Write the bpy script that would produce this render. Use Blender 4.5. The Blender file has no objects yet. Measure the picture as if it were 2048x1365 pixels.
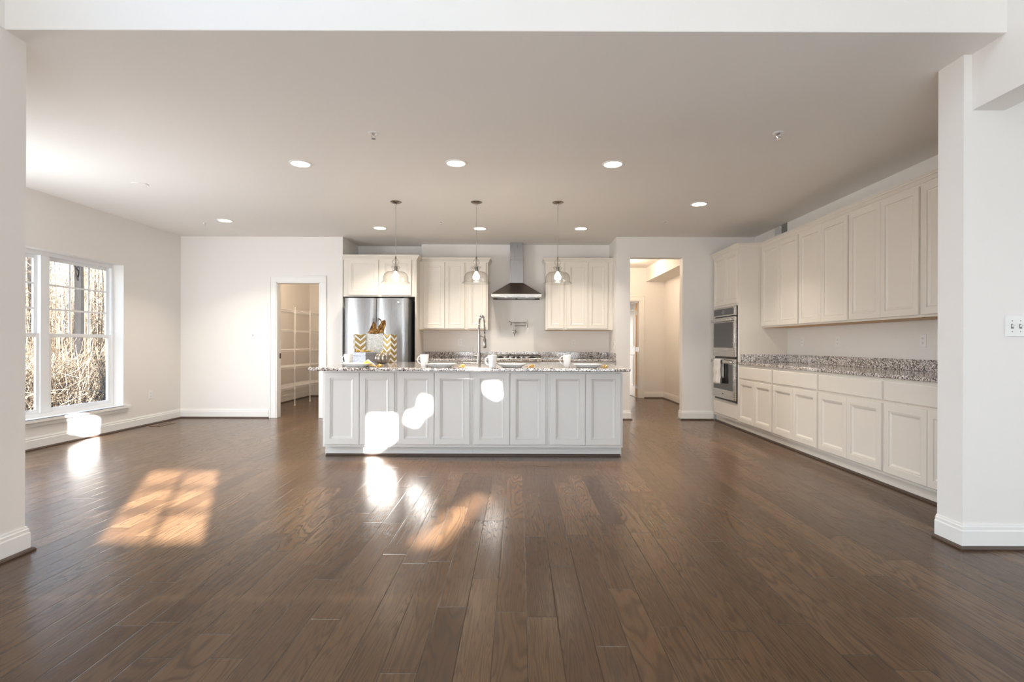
import bpy, bmesh, math, random
from mathutils import Vector, Matrix, Euler, geometry as mgeo

random.seed(11)
SC = bpy.context.scene
COL = SC.collection
R = math.radians

# ------------------------------------------------------------------ camera
CAM_H = 1.13
FPX, VX, VY, ROLL = 1060.0, 1037.0, 689.0, 0.003
cd = bpy.data.cameras.new('camera'); cam = bpy.data.objects.new('camera', cd); COL.objects.link(cam)
cam.location = (0, 0, CAM_H)
cam.rotation_euler = (R(90), -ROLL, 0)
cd.sensor_fit = 'HORIZONTAL'; cd.sensor_width = 36.0
cd.lens = FPX / 2048 * 36.0
cd.shift_x = (1024 - VX) / 2048.0
cd.shift_y = (VY - 682.5) / 2048.0
cd.clip_start = 0.05; cd.clip_end = 400
SC.camera = cam

# ------------------------------------------------------------------ colour management
SC.view_settings.view_transform = 'Standard'
SC.view_settings.look = 'None'
SC.view_settings.gamma = 1.0
SC.view_settings.use_curve_mapping = False
SC.view_settings.exposure = 0.55
cy = SC.cycles
cy.use_denoising = True
cy.max_bounces = 10; cy.diffuse_bounces = 6; cy.glossy_bounces = 4
cy.transmission_bounces = 8; cy.transparent_max_bounces = 16
cy.sample_clamp_indirect = 6.0

# ------------------------------------------------------------------ sky and sun
W = bpy.data.worlds.new('sky'); SC.world = W; W.use_nodes = True
wn = W.node_tree.nodes; wl = W.node_tree.links; wn.clear()
wo = wn.new('ShaderNodeOutputWorld'); wb = wn.new('ShaderNodeBackground')
wtc = wn.new('ShaderNodeTexCoord'); wsep = wn.new('ShaderNodeSeparateXYZ'); wr = wn.new('ShaderNodeValToRGB')
wl.new(wtc.outputs['Generated'], wsep.inputs[0]); wl.new(wsep.outputs['Z'], wr.inputs[0])
wr.color_ramp.elements[0].position = 0.0; wr.color_ramp.elements[0].color = (1.0, 0.97, 0.91, 1)
wr.color_ramp.elements[1].position = 0.75; wr.color_ramp.elements[1].color = (0.33, 0.56, 1.0, 1)
e = wr.color_ramp.elements.new(0.14); e.color = (0.70, 0.85, 1.0, 1)
wl.new(wr.outputs[0], wb.inputs[0]); wb.inputs[1].default_value = 2.5
wl.new(wb.outputs[0], wo.inputs[0])

SUN_DIR = Vector((-0.51, 1.0, -0.30)).normalized()
sl = bpy.data.lights.new('sun', 'SUN'); sl.energy = 68; sl.angle = R(0.6); sl.color = (1.0, 0.97, 0.95)
so = bpy.data.objects.new('sun', sl); COL.objects.link(so)
so.rotation_euler = SUN_DIR.to_track_quat('-Z', 'Y').to_euler(); so.location = (6, -12, 9)

def area(name, loc, direction, sx, sy, power, color):
    l = bpy.data.lights.new(name, 'AREA'); l.shape = 'RECTANGLE'; l.size = sx; l.size_y = sy
    l.energy = power; l.color = color
    o = bpy.data.objects.new(name, l); COL.objects.link(o); o.location = loc
    o.rotation_euler = Vector(direction).to_track_quat('-Z', 'Z').to_euler()
    return o
# added area lamps standing in for daylight from glazing out of view
area('rear_daylight_fill', (-0.05, -2.12, 0.80), (0, 1, 0.35), 4.4, 1.3, 100, (0.90, 0.95, 1.0))
area('upper_fill', (-2.60, 0.5, 4.2), (1, 0.1, -0.25), 2.8, 1.8, 16, (0.88, 0.94, 1.0))  # fill lamp at an upper opening added in the living room wall
area('side_room_fill', (6.40, 0.9, 1.2), (-1, 0, 0.05), 2.6, 1.9, 38, (0.86, 0.94, 1.0))  # fill lamp added in front of a solid wall, no window there
area('added_patio_fill', (-5.10, 3.86, 1.12), (0.75, 1, -0.25), 1.5, 1.9, 84, (0.90, 0.95, 1.0))  # fill lamp in an added patio door, brightens the left of the kitchen
# sky portal in the kitchen window
pl = area('kitchen_window_portal', (-5.20, 5.865, 1.23), (1, 0, 0), 1.9, 1.75, 1, (1, 1, 1)); pl.data.cycles.is_portal = True

# ------------------------------------------------------------------ helpers: materials
def newmat(name):
    m = bpy.data.materials.new(name); m.use_nodes = True
    nt = m.node_tree; b = nt.nodes.get('Principled BSDF')
    return m, nt, b
def mat(name, col, rough=0.5, metal=0.0, spec=0.5, coat=0.0, bump=None, var=None):
    m, nt, b = newmat(name)
    b.inputs['Base Color'].default_value = (*col, 1); b.inputs['Roughness'].default_value = rough
    b.inputs['Metallic'].default_value = metal; b.inputs['Specular IOR Level'].default_value = spec
    b.inputs['Coat Weight'].default_value = coat
    N = nt.nodes; L = nt.links
    if bump or var:
        tc = N.new('ShaderNodeTexCoord')
    if bump:
        sc, st, stretch = bump
        mp = N.new('ShaderNodeMapping'); mp.inputs['Scale'].default_value = stretch
        no = N.new('ShaderNodeTexNoise'); no.inputs['Scale'].default_value = sc; no.inputs['Detail'].default_value = 3
        bp = N.new('ShaderNodeBump'); bp.inputs['Strength'].default_value = st; bp.inputs['Distance'].default_value = 0.01
        L.new(tc.outputs['Object'], mp.inputs[0]); L.new(mp.outputs[0], no.inputs['Vector'])
        L.new(no.outputs['Fac'], bp.inputs['Height']); L.new(bp.outputs[0], b.inputs['Normal'])
    if var:
        sc, col2 = var
        no = N.new('ShaderNodeTexNoise'); no.inputs['Scale'].default_value = sc; no.inputs['Detail'].default_value = 4
        mx = N.new('ShaderNodeMix'); mx.data_type = 'RGBA'
        mx.inputs['A'].default_value = (*col, 1); mx.inputs['B'].default_value = (*col2, 1)
        L.new(tc.outputs['Object'], no.inputs['Vector']); L.new(no.outputs['Fac'], mx.inputs['Factor'])
        L.new(mx.outputs['Result'], b.inputs['Base Color'])
    return m
def emit(name, col, strength):
    m, nt, b = newmat(name)
    b.inputs['Base Color'].default_value = (0.8, 0.8, 0.8, 1)
    b.inputs['Emission Color'].default_value = (*col, 1); b.inputs['Emission Strength'].default_value = strength
    return m
def M(nt, op, a, b=None, c=None):
    n = nt.nodes.new('ShaderNodeMath'); n.operation = op
    for i, v in enumerate((a, b, c)):
        if v is None: continue
        if isinstance(v, (int, float)): n.inputs[i].default_value = v
        else: nt.links.new(v, n.inputs[i])
    return n.outputs[0]
def ramp(nt, fac, stops, interp='LINEAR'):
    r = nt.nodes.new('ShaderNodeValToRGB'); cr = r.color_ramp; cr.interpolation = interp
    cr.elements[0].position, cr.elements[0].color = stops[0][0], (*stops[0][1], 1)
    cr.elements[1].position, cr.elements[1].color = stops[-1][0], (*stops[-1][1], 1)
    for p, c in stops[1:-1]:
        q = cr.elements.new(p); q.color = (*c, 1)
    nt.links.new(fac, r.inputs[0]); return r.outputs[0]
def mixc(nt, fac, a, b, mode='MIX'):
    n = nt.nodes.new('ShaderNodeMix'); n.data_type = 'RGBA'; n.blend_type = mode
    for k, v in (('Factor', fac), ('A', a), ('B', b)):
        if isinstance(v, (int, float)): n.inputs[k].default_value = v
        elif isinstance(v, tuple): n.inputs[k].default_value = (*v, 1)
        else: nt.links.new(v, n.inputs[k])
    return n.outputs['Result']

WALL = mat('wall_paint', (0.845, 0.82, 0.785), 0.55, spec=0.35, bump=(120, 0.03, (1, 1, 1)))
CEIL = mat('ceiling_paint', (0.84, 0.82, 0.785), 0.75, spec=0.2)
TRIM = mat('trim_paint', (0.86, 0.85, 0.82), 0.30)
CAB = mat('cabinet_cream_paint', (0.79, 0.74, 0.665), 0.32, spec=0.5)
CABI = mat('island_white_paint', (0.76, 0.75, 0.725), 0.32, spec=0.5)
VINYL = mat('window_vinyl', (0.86, 0.87, 0.88), 0.35)
SHOE = mat('stained_shoe_moulding', (0.075, 0.048, 0.035), 0.35)
MAPLE = mat('unpainted_maple', (0.62, 0.40, 0.20), 0.5, var=(8, (0.50, 0.30, 0.14)))
NICKEL = mat('brushed_nickel', (0.35, 0.32, 0.29), 0.25, metal=1.0)
CHROME = mat('polished_chrome', (0.75, 0.75, 0.75), 0.10, metal=1.0)
BLACK = mat('black_enamel', (0.012, 0.012, 0.013), 0.35)
DARK = mat('dark_gap', (0.02, 0.018, 0.017), 0.5)
OVENGLASS = mat('oven_black_glass', (0.03, 0.029, 0.028), 0.06, spec=0.9)
CERAMIC = mat('white_ceramic', (0.88, 0.88, 0.87), 0.08, spec=0.6)
PLASTIC = mat('white_plate_plastic', (0.88, 0.87, 0.85), 0.35)
WIRE = mat('white_vinyl_coated_wire', (0.87, 0.87, 0.87), 0.35)
GOLD = mat('gold_foil', (0.83, 0.55, 0.17), 0.28, metal=1.0, bump=(60, 0.5, (1, 1, 1)))
TISSUE = mat('gold_tissue_paper', (0.44, 0.25, 0.08), 0.40, metal=0.5, var=(35, (0.22, 0.11, 0.03)), bump=(45, 0.9, (1, 1, 1)))
SILVER = mat('silver_metallic', (0.40, 0.36, 0.31), 0.30, metal=1.0)
TOWEL = mat('white_cotton', (0.85, 0.82, 0.79), 0.95, spec=0.1, bump=(300, 0.3, (1, 1, 1)))
NAPKIN = mat('gold_cloth', (0.72, 0.50, 0.10), 0.8)
CANLIGHT = emit('recessed_lens', (1.0, 0.86, 0.68), 9.0)
BULB = emit('bulb_glow', (1.0, 0.87, 0.68), 22.0)
HOODLAMP = emit('hood_lamp', (1.0, 0.95, 0.85), 2.0)

def steel(name, col, rough, vertical=True):
    m, nt, b = newmat(name)
    b.inputs['Metallic'].default_value = 1.0; b.inputs['Base Color'].default_value = (*col, 1)
    tc = nt.nodes.new('ShaderNodeTexCoord'); mp = nt.nodes.new('ShaderNodeMapping')
    mp.inputs['Scale'].default_value = (1, 1, 0.02) if vertical else (0.02, 0.02, 1)
    no = nt.nodes.new('ShaderNodeTexNoise'); no.inputs['Scale'].default_value = 220; no.inputs['Detail'].default_value = 2
    nt.links.new(tc.outputs['Object'], mp.inputs[0]); nt.links.new(mp.outputs[0], no.inputs['Vector'])
    nt.links.new(M(nt, 'MULTIPLY_ADD', no.outputs['Fac'], 0.16, rough - 0.08), b.inputs['Roughness'])
    return m
STEEL = steel('brushed_stainless', (0.40, 0.40, 0.405), 0.30)
STEELH = steel('brushed_stainless_horizontal', (0.60, 0.58, 0.55), 0.27, False)
DSTEEL = steel('dark_stainless', (0.20, 0.165, 0.14), 0.30, False)

def make_glass(name, tint, gloss=1.0):
    m, nt, b = newmat(name); nt.nodes.remove(b)
    out = nt.nodes['Material Output']
    lw = nt.nodes.new('ShaderNodeLayerWeight')
    fres = M(nt, 'MULTIPLY_ADD', M(nt, 'POWER', lw.outputs['Facing'], 5.0), 0.9, 0.04)
    tr = nt.nodes.new('ShaderNodeBsdfTransparent'); tr.inputs[0].default_value = (*tint, 1)
    gl = nt.nodes.new('ShaderNodeBsdfGlossy'); gl.inputs['Roughness'].default_value = 0.02
    mx = nt.nodes.new('ShaderNodeMixShader')
    nt.links.new(M(nt, 'MULTIPLY', fres, gloss), mx.inputs[0])
    nt.links.new(tr.outputs[0], mx.inputs[1]); nt.links.new(gl.outputs[0], mx.inputs[2])
    nt.links.new(mx.outputs[0], out.inputs[0]); return m
PANE = make_glass('window_glass', (0.97, 0.985, 0.98))
def make_shade_glass():
    m, nt, b = newmat('pendant_clear_glass'); nt.nodes.remove(b)
    out = nt.nodes['Material Output']
    lw = nt.nodes.new('ShaderNodeLayerWeight'); lw.inputs['Blend'].default_value = 0.35
    tr = nt.nodes.new('ShaderNodeBsdfTransparent')
    nt.links.new(ramp(nt, lw.outputs['Facing'], [(0.0, (0.985, 0.985, 0.98)), (0.70, (0.92, 0.91, 0.895)), (1.0, (0.36, 0.34, 0.31))]), tr.inputs[0])
    gl = nt.nodes.new('ShaderNodeBsdfGlossy'); gl.inputs['Roughness'].default_value = 0.03
    mx = nt.nodes.new('ShaderNodeMixShader')
    nt.links.new(M(nt, 'MULTIPLY_ADD', M(nt, 'POWER', lw.outputs['Facing'], 4.0), 0.6, 0.04), mx.inputs[0])
    nt.links.new(tr.outputs[0], mx.inputs[1]); nt.links.new(gl.outputs[0], mx.inputs[2])
    nt.links.new(mx.outputs[0], out.inputs[0]); return m
SHADEGLASS = make_shade_glass()

def make_granite():
    m, nt, b = newmat('speckled_granite')
    tc = nt.nodes.new('ShaderNodeTexCoord')
    no0 = nt.nodes.new('ShaderNodeTexNoise'); no0.inputs['Scale'].default_value = 60
    vm = nt.nodes.new('ShaderNodeVectorMath'); vm.operation = 'MULTIPLY_ADD'
    nt.links.new(no0.outputs['Color'], vm.inputs[0]); vm.inputs[1].default_value = (0.012,) * 3
    nt.links.new(tc.outputs['Object'], vm.inputs[2]); nt.links.new(tc.outputs['Object'], no0.inputs['Vector'])
    vo = nt.nodes.new('ShaderNodeTexVoronoi'); vo.inputs['Scale'].default_value = 125
    nt.links.new(vm.outputs[0], vo.inputs['Vector'])
    sp = nt.nodes.new('ShaderNodeSeparateColor'); nt.links.new(vo.outputs['Color'], sp.inputs[0])
    no = nt.nodes.new('ShaderNodeTexNoise'); no.inputs['Scale'].default_value = 14; no.inputs['Detail'].default_value = 5
    nt.links.new(tc.outputs['Object'], no.inputs['Vector'])
    f = M(nt, 'ADD', M(nt, 'MULTIPLY', sp.outputs[0], 0.72), M(nt, 'MULTIPLY', no.outputs['Fac'], 0.30))
    c = ramp(nt, f, [(0.0, (0.02, 0.018, 0.018)), (0.24, (0.05, 0.042, 0.04)), (0.32, (0.18, 0.14, 0.12)),
                     (0.50, (0.38, 0.32, 0.285)), (0.64, (0.62, 0.58, 0.55)), (0.80, (0.84, 0.82, 0.81)), (1.0, (0.86, 0.85, 0.84))])
    nt.links.new(c, b.inputs['Base Color']); b.inputs['Roughness'].default_value = 0.07
    b.inputs['Specular IOR Level'].default_value = 0.6
    return m
GRANITE = make_granite()

def make_floor():
    m, nt, b = newmat('stained_oak_planks')
    N, L = nt.nodes, nt.links
    tc = N.new('ShaderNodeTexCoord'); s = N.new('ShaderNodeSeparateXYZ'); L.new(tc.outputs['Object'], s.inputs[0])
    x, y = s.outputs[0], s.outputs[1]
    PW = 0.127
    u = M(nt, 'DIVIDE', M(nt, 'ADD', x, 20.03), PW); row = M(nt, 'FLOOR', u); fu = M(nt, 'FRACT', u)
    wn1 = N.new('ShaderNodeTexWhiteNoise'); wn1.noise_dimensions = '1D'; L.new(row, wn1.inputs['W'])
    sc = N.new('ShaderNodeSeparateColor'); L.new(wn1.outputs['Color'], sc.inputs[0])
    ln = M(nt, 'MULTIPLY_ADD', sc.outputs[1], 0.55, 0.75)
    v = M(nt, 'DIVIDE', M(nt, 'ADD', y, M(nt, 'MULTIPLY_ADD', sc.outputs[0], 3.0, 20.0)), ln)
    col = M(nt, 'FLOOR', v); fv = M(nt, 'FRACT', v)
    cb = N.new('ShaderNodeCombineXYZ'); L.new(row, cb.inputs[0]); L.new(col, cb.inputs[1])
    wn2 = N.new('ShaderNodeTexWhiteNoise'); wn2.noise_dimensions = '3D'; L.new(cb.outputs[0], wn2.inputs['Vector'])
    s2 = N.new('ShaderNodeSeparateColor'); L.new(wn2.outputs['Color'], s2.inputs[0])
    r1, r2, r3 = s2.outputs[0], s2.outputs[1], s2.outputs[2]
    # growth-ring contours, a different cut for every plank
    gv = N.new('ShaderNodeCombineXYZ')
    L.new(M(nt, 'MULTIPLY', x, M(nt, 'MULTIPLY_ADD', M(nt, 'POWER', r3, 1.5), 24.0, 5.0)), gv.inputs[0])
    L.new(M(nt, 'MULTIPLY', y, 0.95), gv.inputs[1]); L.new(M(nt, 'MULTIPLY', r2, 60.0), gv.inputs[2])
    g1 = N.new('ShaderNodeTexNoise'); g1.inputs['Scale'].default_value = 1.0; g1.inputs['Detail'].default_value = 2.0
    g1.inputs['Roughness'].default_value = 0.45; g1.inputs['Distortion'].default_value = 0.35
    L.new(gv.outputs[0], g1.inputs['Vector'])
    ring = M(nt, 'SINE', M(nt, 'MULTIPLY', g1.outputs['Fac'], 95.0))
    ring = M(nt, 'POWER', M(nt, 'MULTIPLY_ADD', ring, 0.5, 0.5), 2.5)
    # fine open pores
    pv = N.new('ShaderNodeCombineXYZ'); L.new(M(nt, 'MULTIPLY', x, 420.0), pv.inputs[0]); L.new(M(nt, 'MULTIPLY', y, 14.0), pv.inputs[1])
    L.new(M(nt, 'MULTIPLY', r1, 30.0), pv.inputs[2])
    pn = N.new('ShaderNodeTexNoise'); pn.inputs['Scale'].default_value = 1.0; pn.inputs['Detail'].default_value = 2.0
    L.new(pv.outputs[0], pn.inputs['Vector'])
    base = ramp(nt, r1, [(0.0, (0.094, 0.050, 0.025)), (0.25, (0.121, 0.067, 0.034)), (0.75, (0.146, 0.082, 0.041)), (1.0, (0.168, 0.094, 0.047))])
    c = mixc(nt, M(nt, 'MULTIPLY', ring, 0.52), base, (0.046, 0.026, 0.015))
    c = mixc(nt, M(nt, 'MULTIPLY', M(nt, 'SUBTRACT', 0.62, pn.outputs['Fac']), 0.9), c, (0.028, 0.017, 0.011))
    eu = M(nt, 'MULTIPLY', M(nt, 'MINIMUM', fu, M(nt, 'SUBTRACT', 1.0, fu)), PW)
    ev = M(nt, 'MULTIPLY', M(nt, 'MINIMUM', fv, M(nt, 'SUBTRACT', 1.0, fv)), ln)
    ed = M(nt, 'MINIMUM', eu, ev)
    seam = M(nt, 'LESS_THAN', ed, 0.0016)
    c = mixc(nt, M(nt, 'MULTIPLY', seam, 0.75), c, (0.018, 0.011, 0.008))
    L.new(c, b.inputs['Base Color'])
    sm = N.new('ShaderNodeMapRange'); L.new(ed, sm.inputs[0]); sm.inputs[1].default_value = 0; sm.inputs[2].default_value = 0.004
    un = N.new('ShaderNodeTexNoise'); un.inputs['Scale'].default_value = 9.0; L.new(tc.outputs['Object'], un.inputs['Vector'])
    hgt = M(nt, 'ADD', M(nt, 'MULTIPLY', sm.outputs[0], 0.9), M(nt, 'MULTIPLY', ring, -0.16))
    hgt = M(nt, 'ADD', hgt, M(nt, 'MULTIPLY', pn.outputs['Fac'], 0.25))
    hgt = M(nt, 'ADD', hgt, M(nt, 'MULTIPLY', un.outputs['Fac'], 1.2))
    bp = N.new('ShaderNodeBump'); bp.inputs['Strength'].default_value = 0.25; bp.inputs['Distance'].default_value = 0.003
    L.new(hgt, bp.inputs['Height']); L.new(bp.outputs[0], b.inputs['Normal'])
    L.new(M(nt, 'MULTIPLY_ADD', ring, 0.06, 0.21), b.inputs['Roughness'])
    b.inputs['Specular IOR Level'].default_value = 0.27
    return m
FLOOR = make_floor()

def make_chevron(name, c1, c2, period=0.069):
    m, nt, b = newmat(name); N, L = nt.nodes, nt.links
    tc = N.new('ShaderNodeTexCoord'); s = N.new('ShaderNodeSeparateXYZ'); L.new(tc.outputs['Object'], s.inputs[0])
    h = M(nt, 'ADD', s.outputs[0], s.outputs[1])
    zig = M(nt, 'PINGPONG', M(nt, 'ADD', h, 5.1125), 0.0625)
    v = M(nt, 'FRACT', M(nt, 'DIVIDE', M(nt, 'ADD', M(nt, 'ADD', s.outputs[2], 1.0), M(nt, 'MULTIPLY', zig, 0.85)), period))
    col = ramp(nt, v, [(0.0, (0.90, 0.88, 0.86)), (0.40, (0.05, 0.045, 0.04)), (0.45, c1), (0.93, (0.05, 0.045, 0.04)), (0.97, (0.90, 0.88, 0.86))], 'CONSTANT')
    L.new(col, b.inputs['Base Color'])
    met = ramp(nt, v, [(0.0, (0, 0, 0)), (0.45, (0.6, 0.6, 0.6)), (0.93, (0, 0, 0))], 'CONSTANT')
    L.new(met, b.inputs['Metallic']); b.inputs['Roughness'].default_value = 0.38
    return m
CHEV = make_chevron('gold_chevron_paper', (0.50, 0.35, 0.12), None)
def make_glitter(name, c1, c2, scale=260):
    m, nt, b = newmat(name); N, L = nt.nodes, nt.links
    tc = N.new('ShaderNodeTexCoord'); vo = N.new('ShaderNodeTexVoronoi'); vo.inputs['Scale'].default_value = scale
    L.new(tc.outputs['Object'], vo.inputs['Vector']); sp = N.new('ShaderNodeSeparateColor'); L.new(vo.outputs['Color'], sp.inputs[0])
    L.new(ramp(nt, sp.outputs[0], [(0.0, c1), (1.0, c2)]), b.inputs['Base Color'])
    bp = N.new('ShaderNodeBump'); bp.inputs['Strength'].default_value = 0.6; bp.inputs['Distance'].default_value = 0.004
    L.new(sp.outputs[1], bp.inputs['Height']); L.new(bp.outputs[0], b.inputs['Normal'])
    b.inputs['Metallic'].default_value = 0.5; b.inputs['Roughness'].default_value = 0.35
    return m
GLITTER = make_glitter('silver_glitter_paper', (0.20, 0.205, 0.23), (0.60, 0.62, 0.68))
FOIL = make_glitter('silver_embossed_paper', (0.50, 0.50, 0.48), (0.78, 0.78, 0.74), 70)

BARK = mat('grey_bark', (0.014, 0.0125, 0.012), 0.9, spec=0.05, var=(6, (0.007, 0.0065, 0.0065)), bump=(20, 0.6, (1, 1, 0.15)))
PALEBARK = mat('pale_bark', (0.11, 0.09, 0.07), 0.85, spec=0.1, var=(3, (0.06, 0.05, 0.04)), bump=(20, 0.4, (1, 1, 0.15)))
TWIG, _nt, _b = newmat('dry_twigs'); _g = _nt.nodes.new('ShaderNodeNewGeometry')
_nt.links.new(ramp(_nt, _g.outputs['Random Per Island'], [(0.0, (0.012, 0.008, 0.006)), (0.40, (0.055, 0.039, 0.026)), (0.8, (0.115, 0.086, 0.058)), (1.0, (0.20, 0.165, 0.125))]), _b.inputs['Base Color'])
_b.inputs['Roughness'].default_value = 0.9; _b.inputs['Specular IOR Level'].default_value = 0.1
LITTER = mat('leaf_litter', (0.05, 0.034, 0.02), 1.0, spec=0.05, var=(9, (0.10, 0.07, 0.045)), bump=(40, 0.9, (1, 1, 1)))
SIDING = mat('grey_siding', (0.45, 0.46, 0.48), 0.8)
SHINGLE = mat('roof_shingle', (0.10, 0.09, 0.09), 0.9)

# ------------------------------------------------------------------ helpers: mesh building
class MB:
    def __init__(s): s.v = []; s.f = []
    def box(s, x0, x1, y0, y1, z0, z1):
        i = len(s.v)
        s.v += [(x0, y0, z0), (x1, y0, z0), (x1, y1, z0), (x0, y1, z0), (x0, y0, z1), (x1, y0, z1), (x1, y1, z1), (x0, y1, z1)]
        s.f += [tuple(i + k for k in q) for q in ((3, 2, 1, 0), (4, 5, 6, 7), (0, 1, 5, 4), (1, 2, 6, 5), (2, 3, 7, 6), (3, 0, 4, 7))]
        return s
    def rings(s, rings, cap0=True, cap1=True, close=False):
        i = len(s.v); n = len(rings[0])
        for r in rings: s.v += [tuple(p) for p in r]
        m = len(rings)
        for a in range(m if close else m - 1):
            b = (a + 1) % m
            for k in range(n):
                s.f.append((i + a * n + k, i + a * n + (k + 1) % n, i + b * n + (k + 1) % n, i + b * n + k))
        if not close:
            if cap0: s.f.append(tuple(i + k for k in reversed(range(n))))
            if cap1: s.f.append(tuple(i + (m - 1) * n + k for k in range(n)))
        return s
    def tube(s, pts, r, n=8, caps=True):
        pts = [Vector(p) for p in pts]; rs = r if isinstance(r, (list, tuple)) else [r] * len(pts)
        up = None; rg = []
        for k, p in enumerate(pts):
            t = (pts[min(k + 1, len(pts) - 1)] - pts[max(k - 1, 0)]).normalized()
            if up is None:
                up = Vector((0, 0, 1)) if abs(t.z) < 0.9 else Vector((1, 0, 0))
            a = t.cross(up)
            if a.length < 1e-5: a = t.cross(Vector((0.3, 0.9, 0.2)))
            a.normalize(); bb = a.cross(t).normalized(); up = bb
            rg.append([p + (a * math.cos(2 * math.pi * j / n) + bb * math.sin(2 * math.pi * j / n)) * rs[k] for j in range(n)])
        return s.rings(rg, caps, caps)
    def lathe(s, prof, n=24, c=(0, 0, 0), axis='z', cap0=True, cap1=True, close=False, squash=None):
        rg = []
        for r, z in prof:
            ring = []
            for k in range(n):
                a = 2 * math.pi * k / n; rr = max(r, 1e-5) * (squash(a) if squash else 1)
                if axis == 'z': p = (c[0] + rr * math.cos(a), c[1] + rr * math.sin(a), c[2] + z)
                elif axis == 'y': p = (c[0] + rr * math.cos(a), c[1] + z, c[2] - rr * math.sin(a))
                else: p = (c[0] + z, c[1] + rr * math.cos(a), c[2] + rr * math.sin(a))
                ring.append(p)
            rg.append(ring)
        return s.rings(rg, cap0, cap1, close)
    def sweep(s, path, prof, side=1, z0=0.0, closed=False):
        """sweep a closed profile of (outward, z) along a level path; side=1: outward lies left of travel"""
        P = [Vector((p[0], p[1])) for p in path]; n = len(P); rg = []
        for k in range(n):
            def nrm(a, b):
                d = (b - a).normalized(); return Vector((-d.y, d.x)) * side
            ns = []
            if k > 0 or closed: ns.append(nrm(P[k - 1], P[k]))
            if k < n - 1 or closed: ns.append(nrm(P[k], P[(k + 1) % n]))
            m = ns[0] if len(ns) == 1 else (ns[0] + ns[1]) / (1 + ns[0].dot(ns[1]))
            rg.append([(P[k].x + m.x * o, P[k].y + m.y * o, z0 + z) for o, z in prof])
        return s.rings(rg, True, True, closed)
    def poly_slab(s, outer, holes, put, t0, t1):
        """flat slab of a 2-D outline with holes; put(u, v, t) -> 3-D"""
        loops = [outer] + list(holes)
        tris = mgeo.tessellate_polygon([[Vector((p[0], p[1], 0)) for p in l] for l in loops])
        flat = [p for l in loops for p in l]; n = len(flat); i = len(s.v)
        s.v += [put(p[0], p[1], t0) for p in flat] + [put(p[0], p[1], t1) for p in flat]
        for t in tris:
            s.f.append((i + t[0], i + t[1], i + t[2])); s.f.append((i + n + t[2], i + n + t[1], i + n + t[0]))
        b = i
        for l in loops:
            for k in range(len(l)):
                a, c = b + k, b + (k + 1) % len(l); s.f.append((a, c, c + n, a + n))
            b += len(l)
        return s
    def panel(s, x0, x1, z0, z1, prof, yb=0.0):
        """framed panel facing -y; prof = (inset, y) from back to middle"""
        rg = [[(x0 + i, yb + y, z0 + i), (x1 - i, yb + y, z0 + i), (x1 - i, yb + y, z1 - i), (x0 + i, yb + y, z1 - i)] for i, y in prof]
        return s.rings(rg)
    def xform(s, mtx, start=0):
        s.v[start:] = [tuple(mtx @ Vector(p)) for p in s.v[start:]]; return s
    def build(s, name, m, parent=None, at=None, smooth=False, bev=0.0, seg=2):
        """at: verts are world, shifted so the origin sits at `at`"""
        me = bpy.data.meshes.new(name)
        vs = s.v if at is None else [(p[0] - at[0], p[1] - at[1], p[2] - at[2]) for p in s.v]
        me.from_pydata([tuple(p) for p in vs], [], s.f)
        bm = bmesh.new(); bm.from_mesh(me); bmesh.ops.recalc_face_normals(bm, faces=bm.faces); bm.to_mesh(me); bm.free()
        me.materials.append(m)
        o = bpy.data.objects.new(name, me); COL.objects.link(o)
        if parent is not None: o.parent = parent
        elif at is not None: o.location = at
        if smooth:
            me.shade_smooth(); me.set_sharp_from_angle(angle=R(40))
        if bev > 0:
            bv = o.modifiers.new('bevel', 'BEVEL'); bv.width = bev; bv.segments = seg; bv.limit_method = 'ANGLE'; bv.angle_limit = R(40)
            me.shade_smooth(); me.set_sharp_from_angle(angle=R(40))
        return o

def tag(o, label, cat, group=None, kind=None):
    o['label'] = label; o['category'] = cat
    if group: o['group'] = group
    if kind: o['kind'] = kind
    return o
def thing(name, label, cat, loc=(0, 0, 0), rz=0.0, group=None):
    o = bpy.data.objects.new(name, None); COL.objects.link(o); o.empty_display_size = 0.1
    o.location = loc; o.rotation_euler = (0, 0, rz)
    return tag(o, label, cat, group)
def structure(o):
    o['kind'] = 'structure'; return o
def group_empty(name, loc=(0, 0, 0)):
    o = bpy.data.objects.new(name, None); COL.objects.link(o); o.location = loc; o.empty_display_size = 0.1
    return structure(o)
def dup(root, loc, rz=None, label=None):
    r = root.copy(); COL.objects.link(r); r.location = loc
    if rz is not None: r.rotation_euler = (0, 0, rz)
    if label: r['label'] = label
    for ch in list(root.children):
        c = ch.copy(); COL.objects.link(c); c.parent = r
        for g in ch.children:
            d = g.copy(); COL.objects.link(d); d.parent = c
    return r
def at(px, py, Y):
    """where a line of sight through a photograph point meets the plane at depth Y"""
    u = px + ROLL * (py - VY) - VX; v = py - ROLL * (px - VX) - VY
    return Vector((u * Y / FPX, Y, CAM_H - v * Y / FPX))
def atx(px, py, X):
    u = px + ROLL * (py - VY) - VX
    return at(px, py, FPX * X / u)

# ------------------------------------------------------------------ room dimensions
ZC, ZG = 2.75, 5.6
XL, XR = -5.12, 3.55
YL, YA, YB, YR = 8.03, 8.80, 8.62, 7.97
CT0, CT1 = 0.872, 0.904            # worktop underside and top
REAR = -2.2

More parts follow.
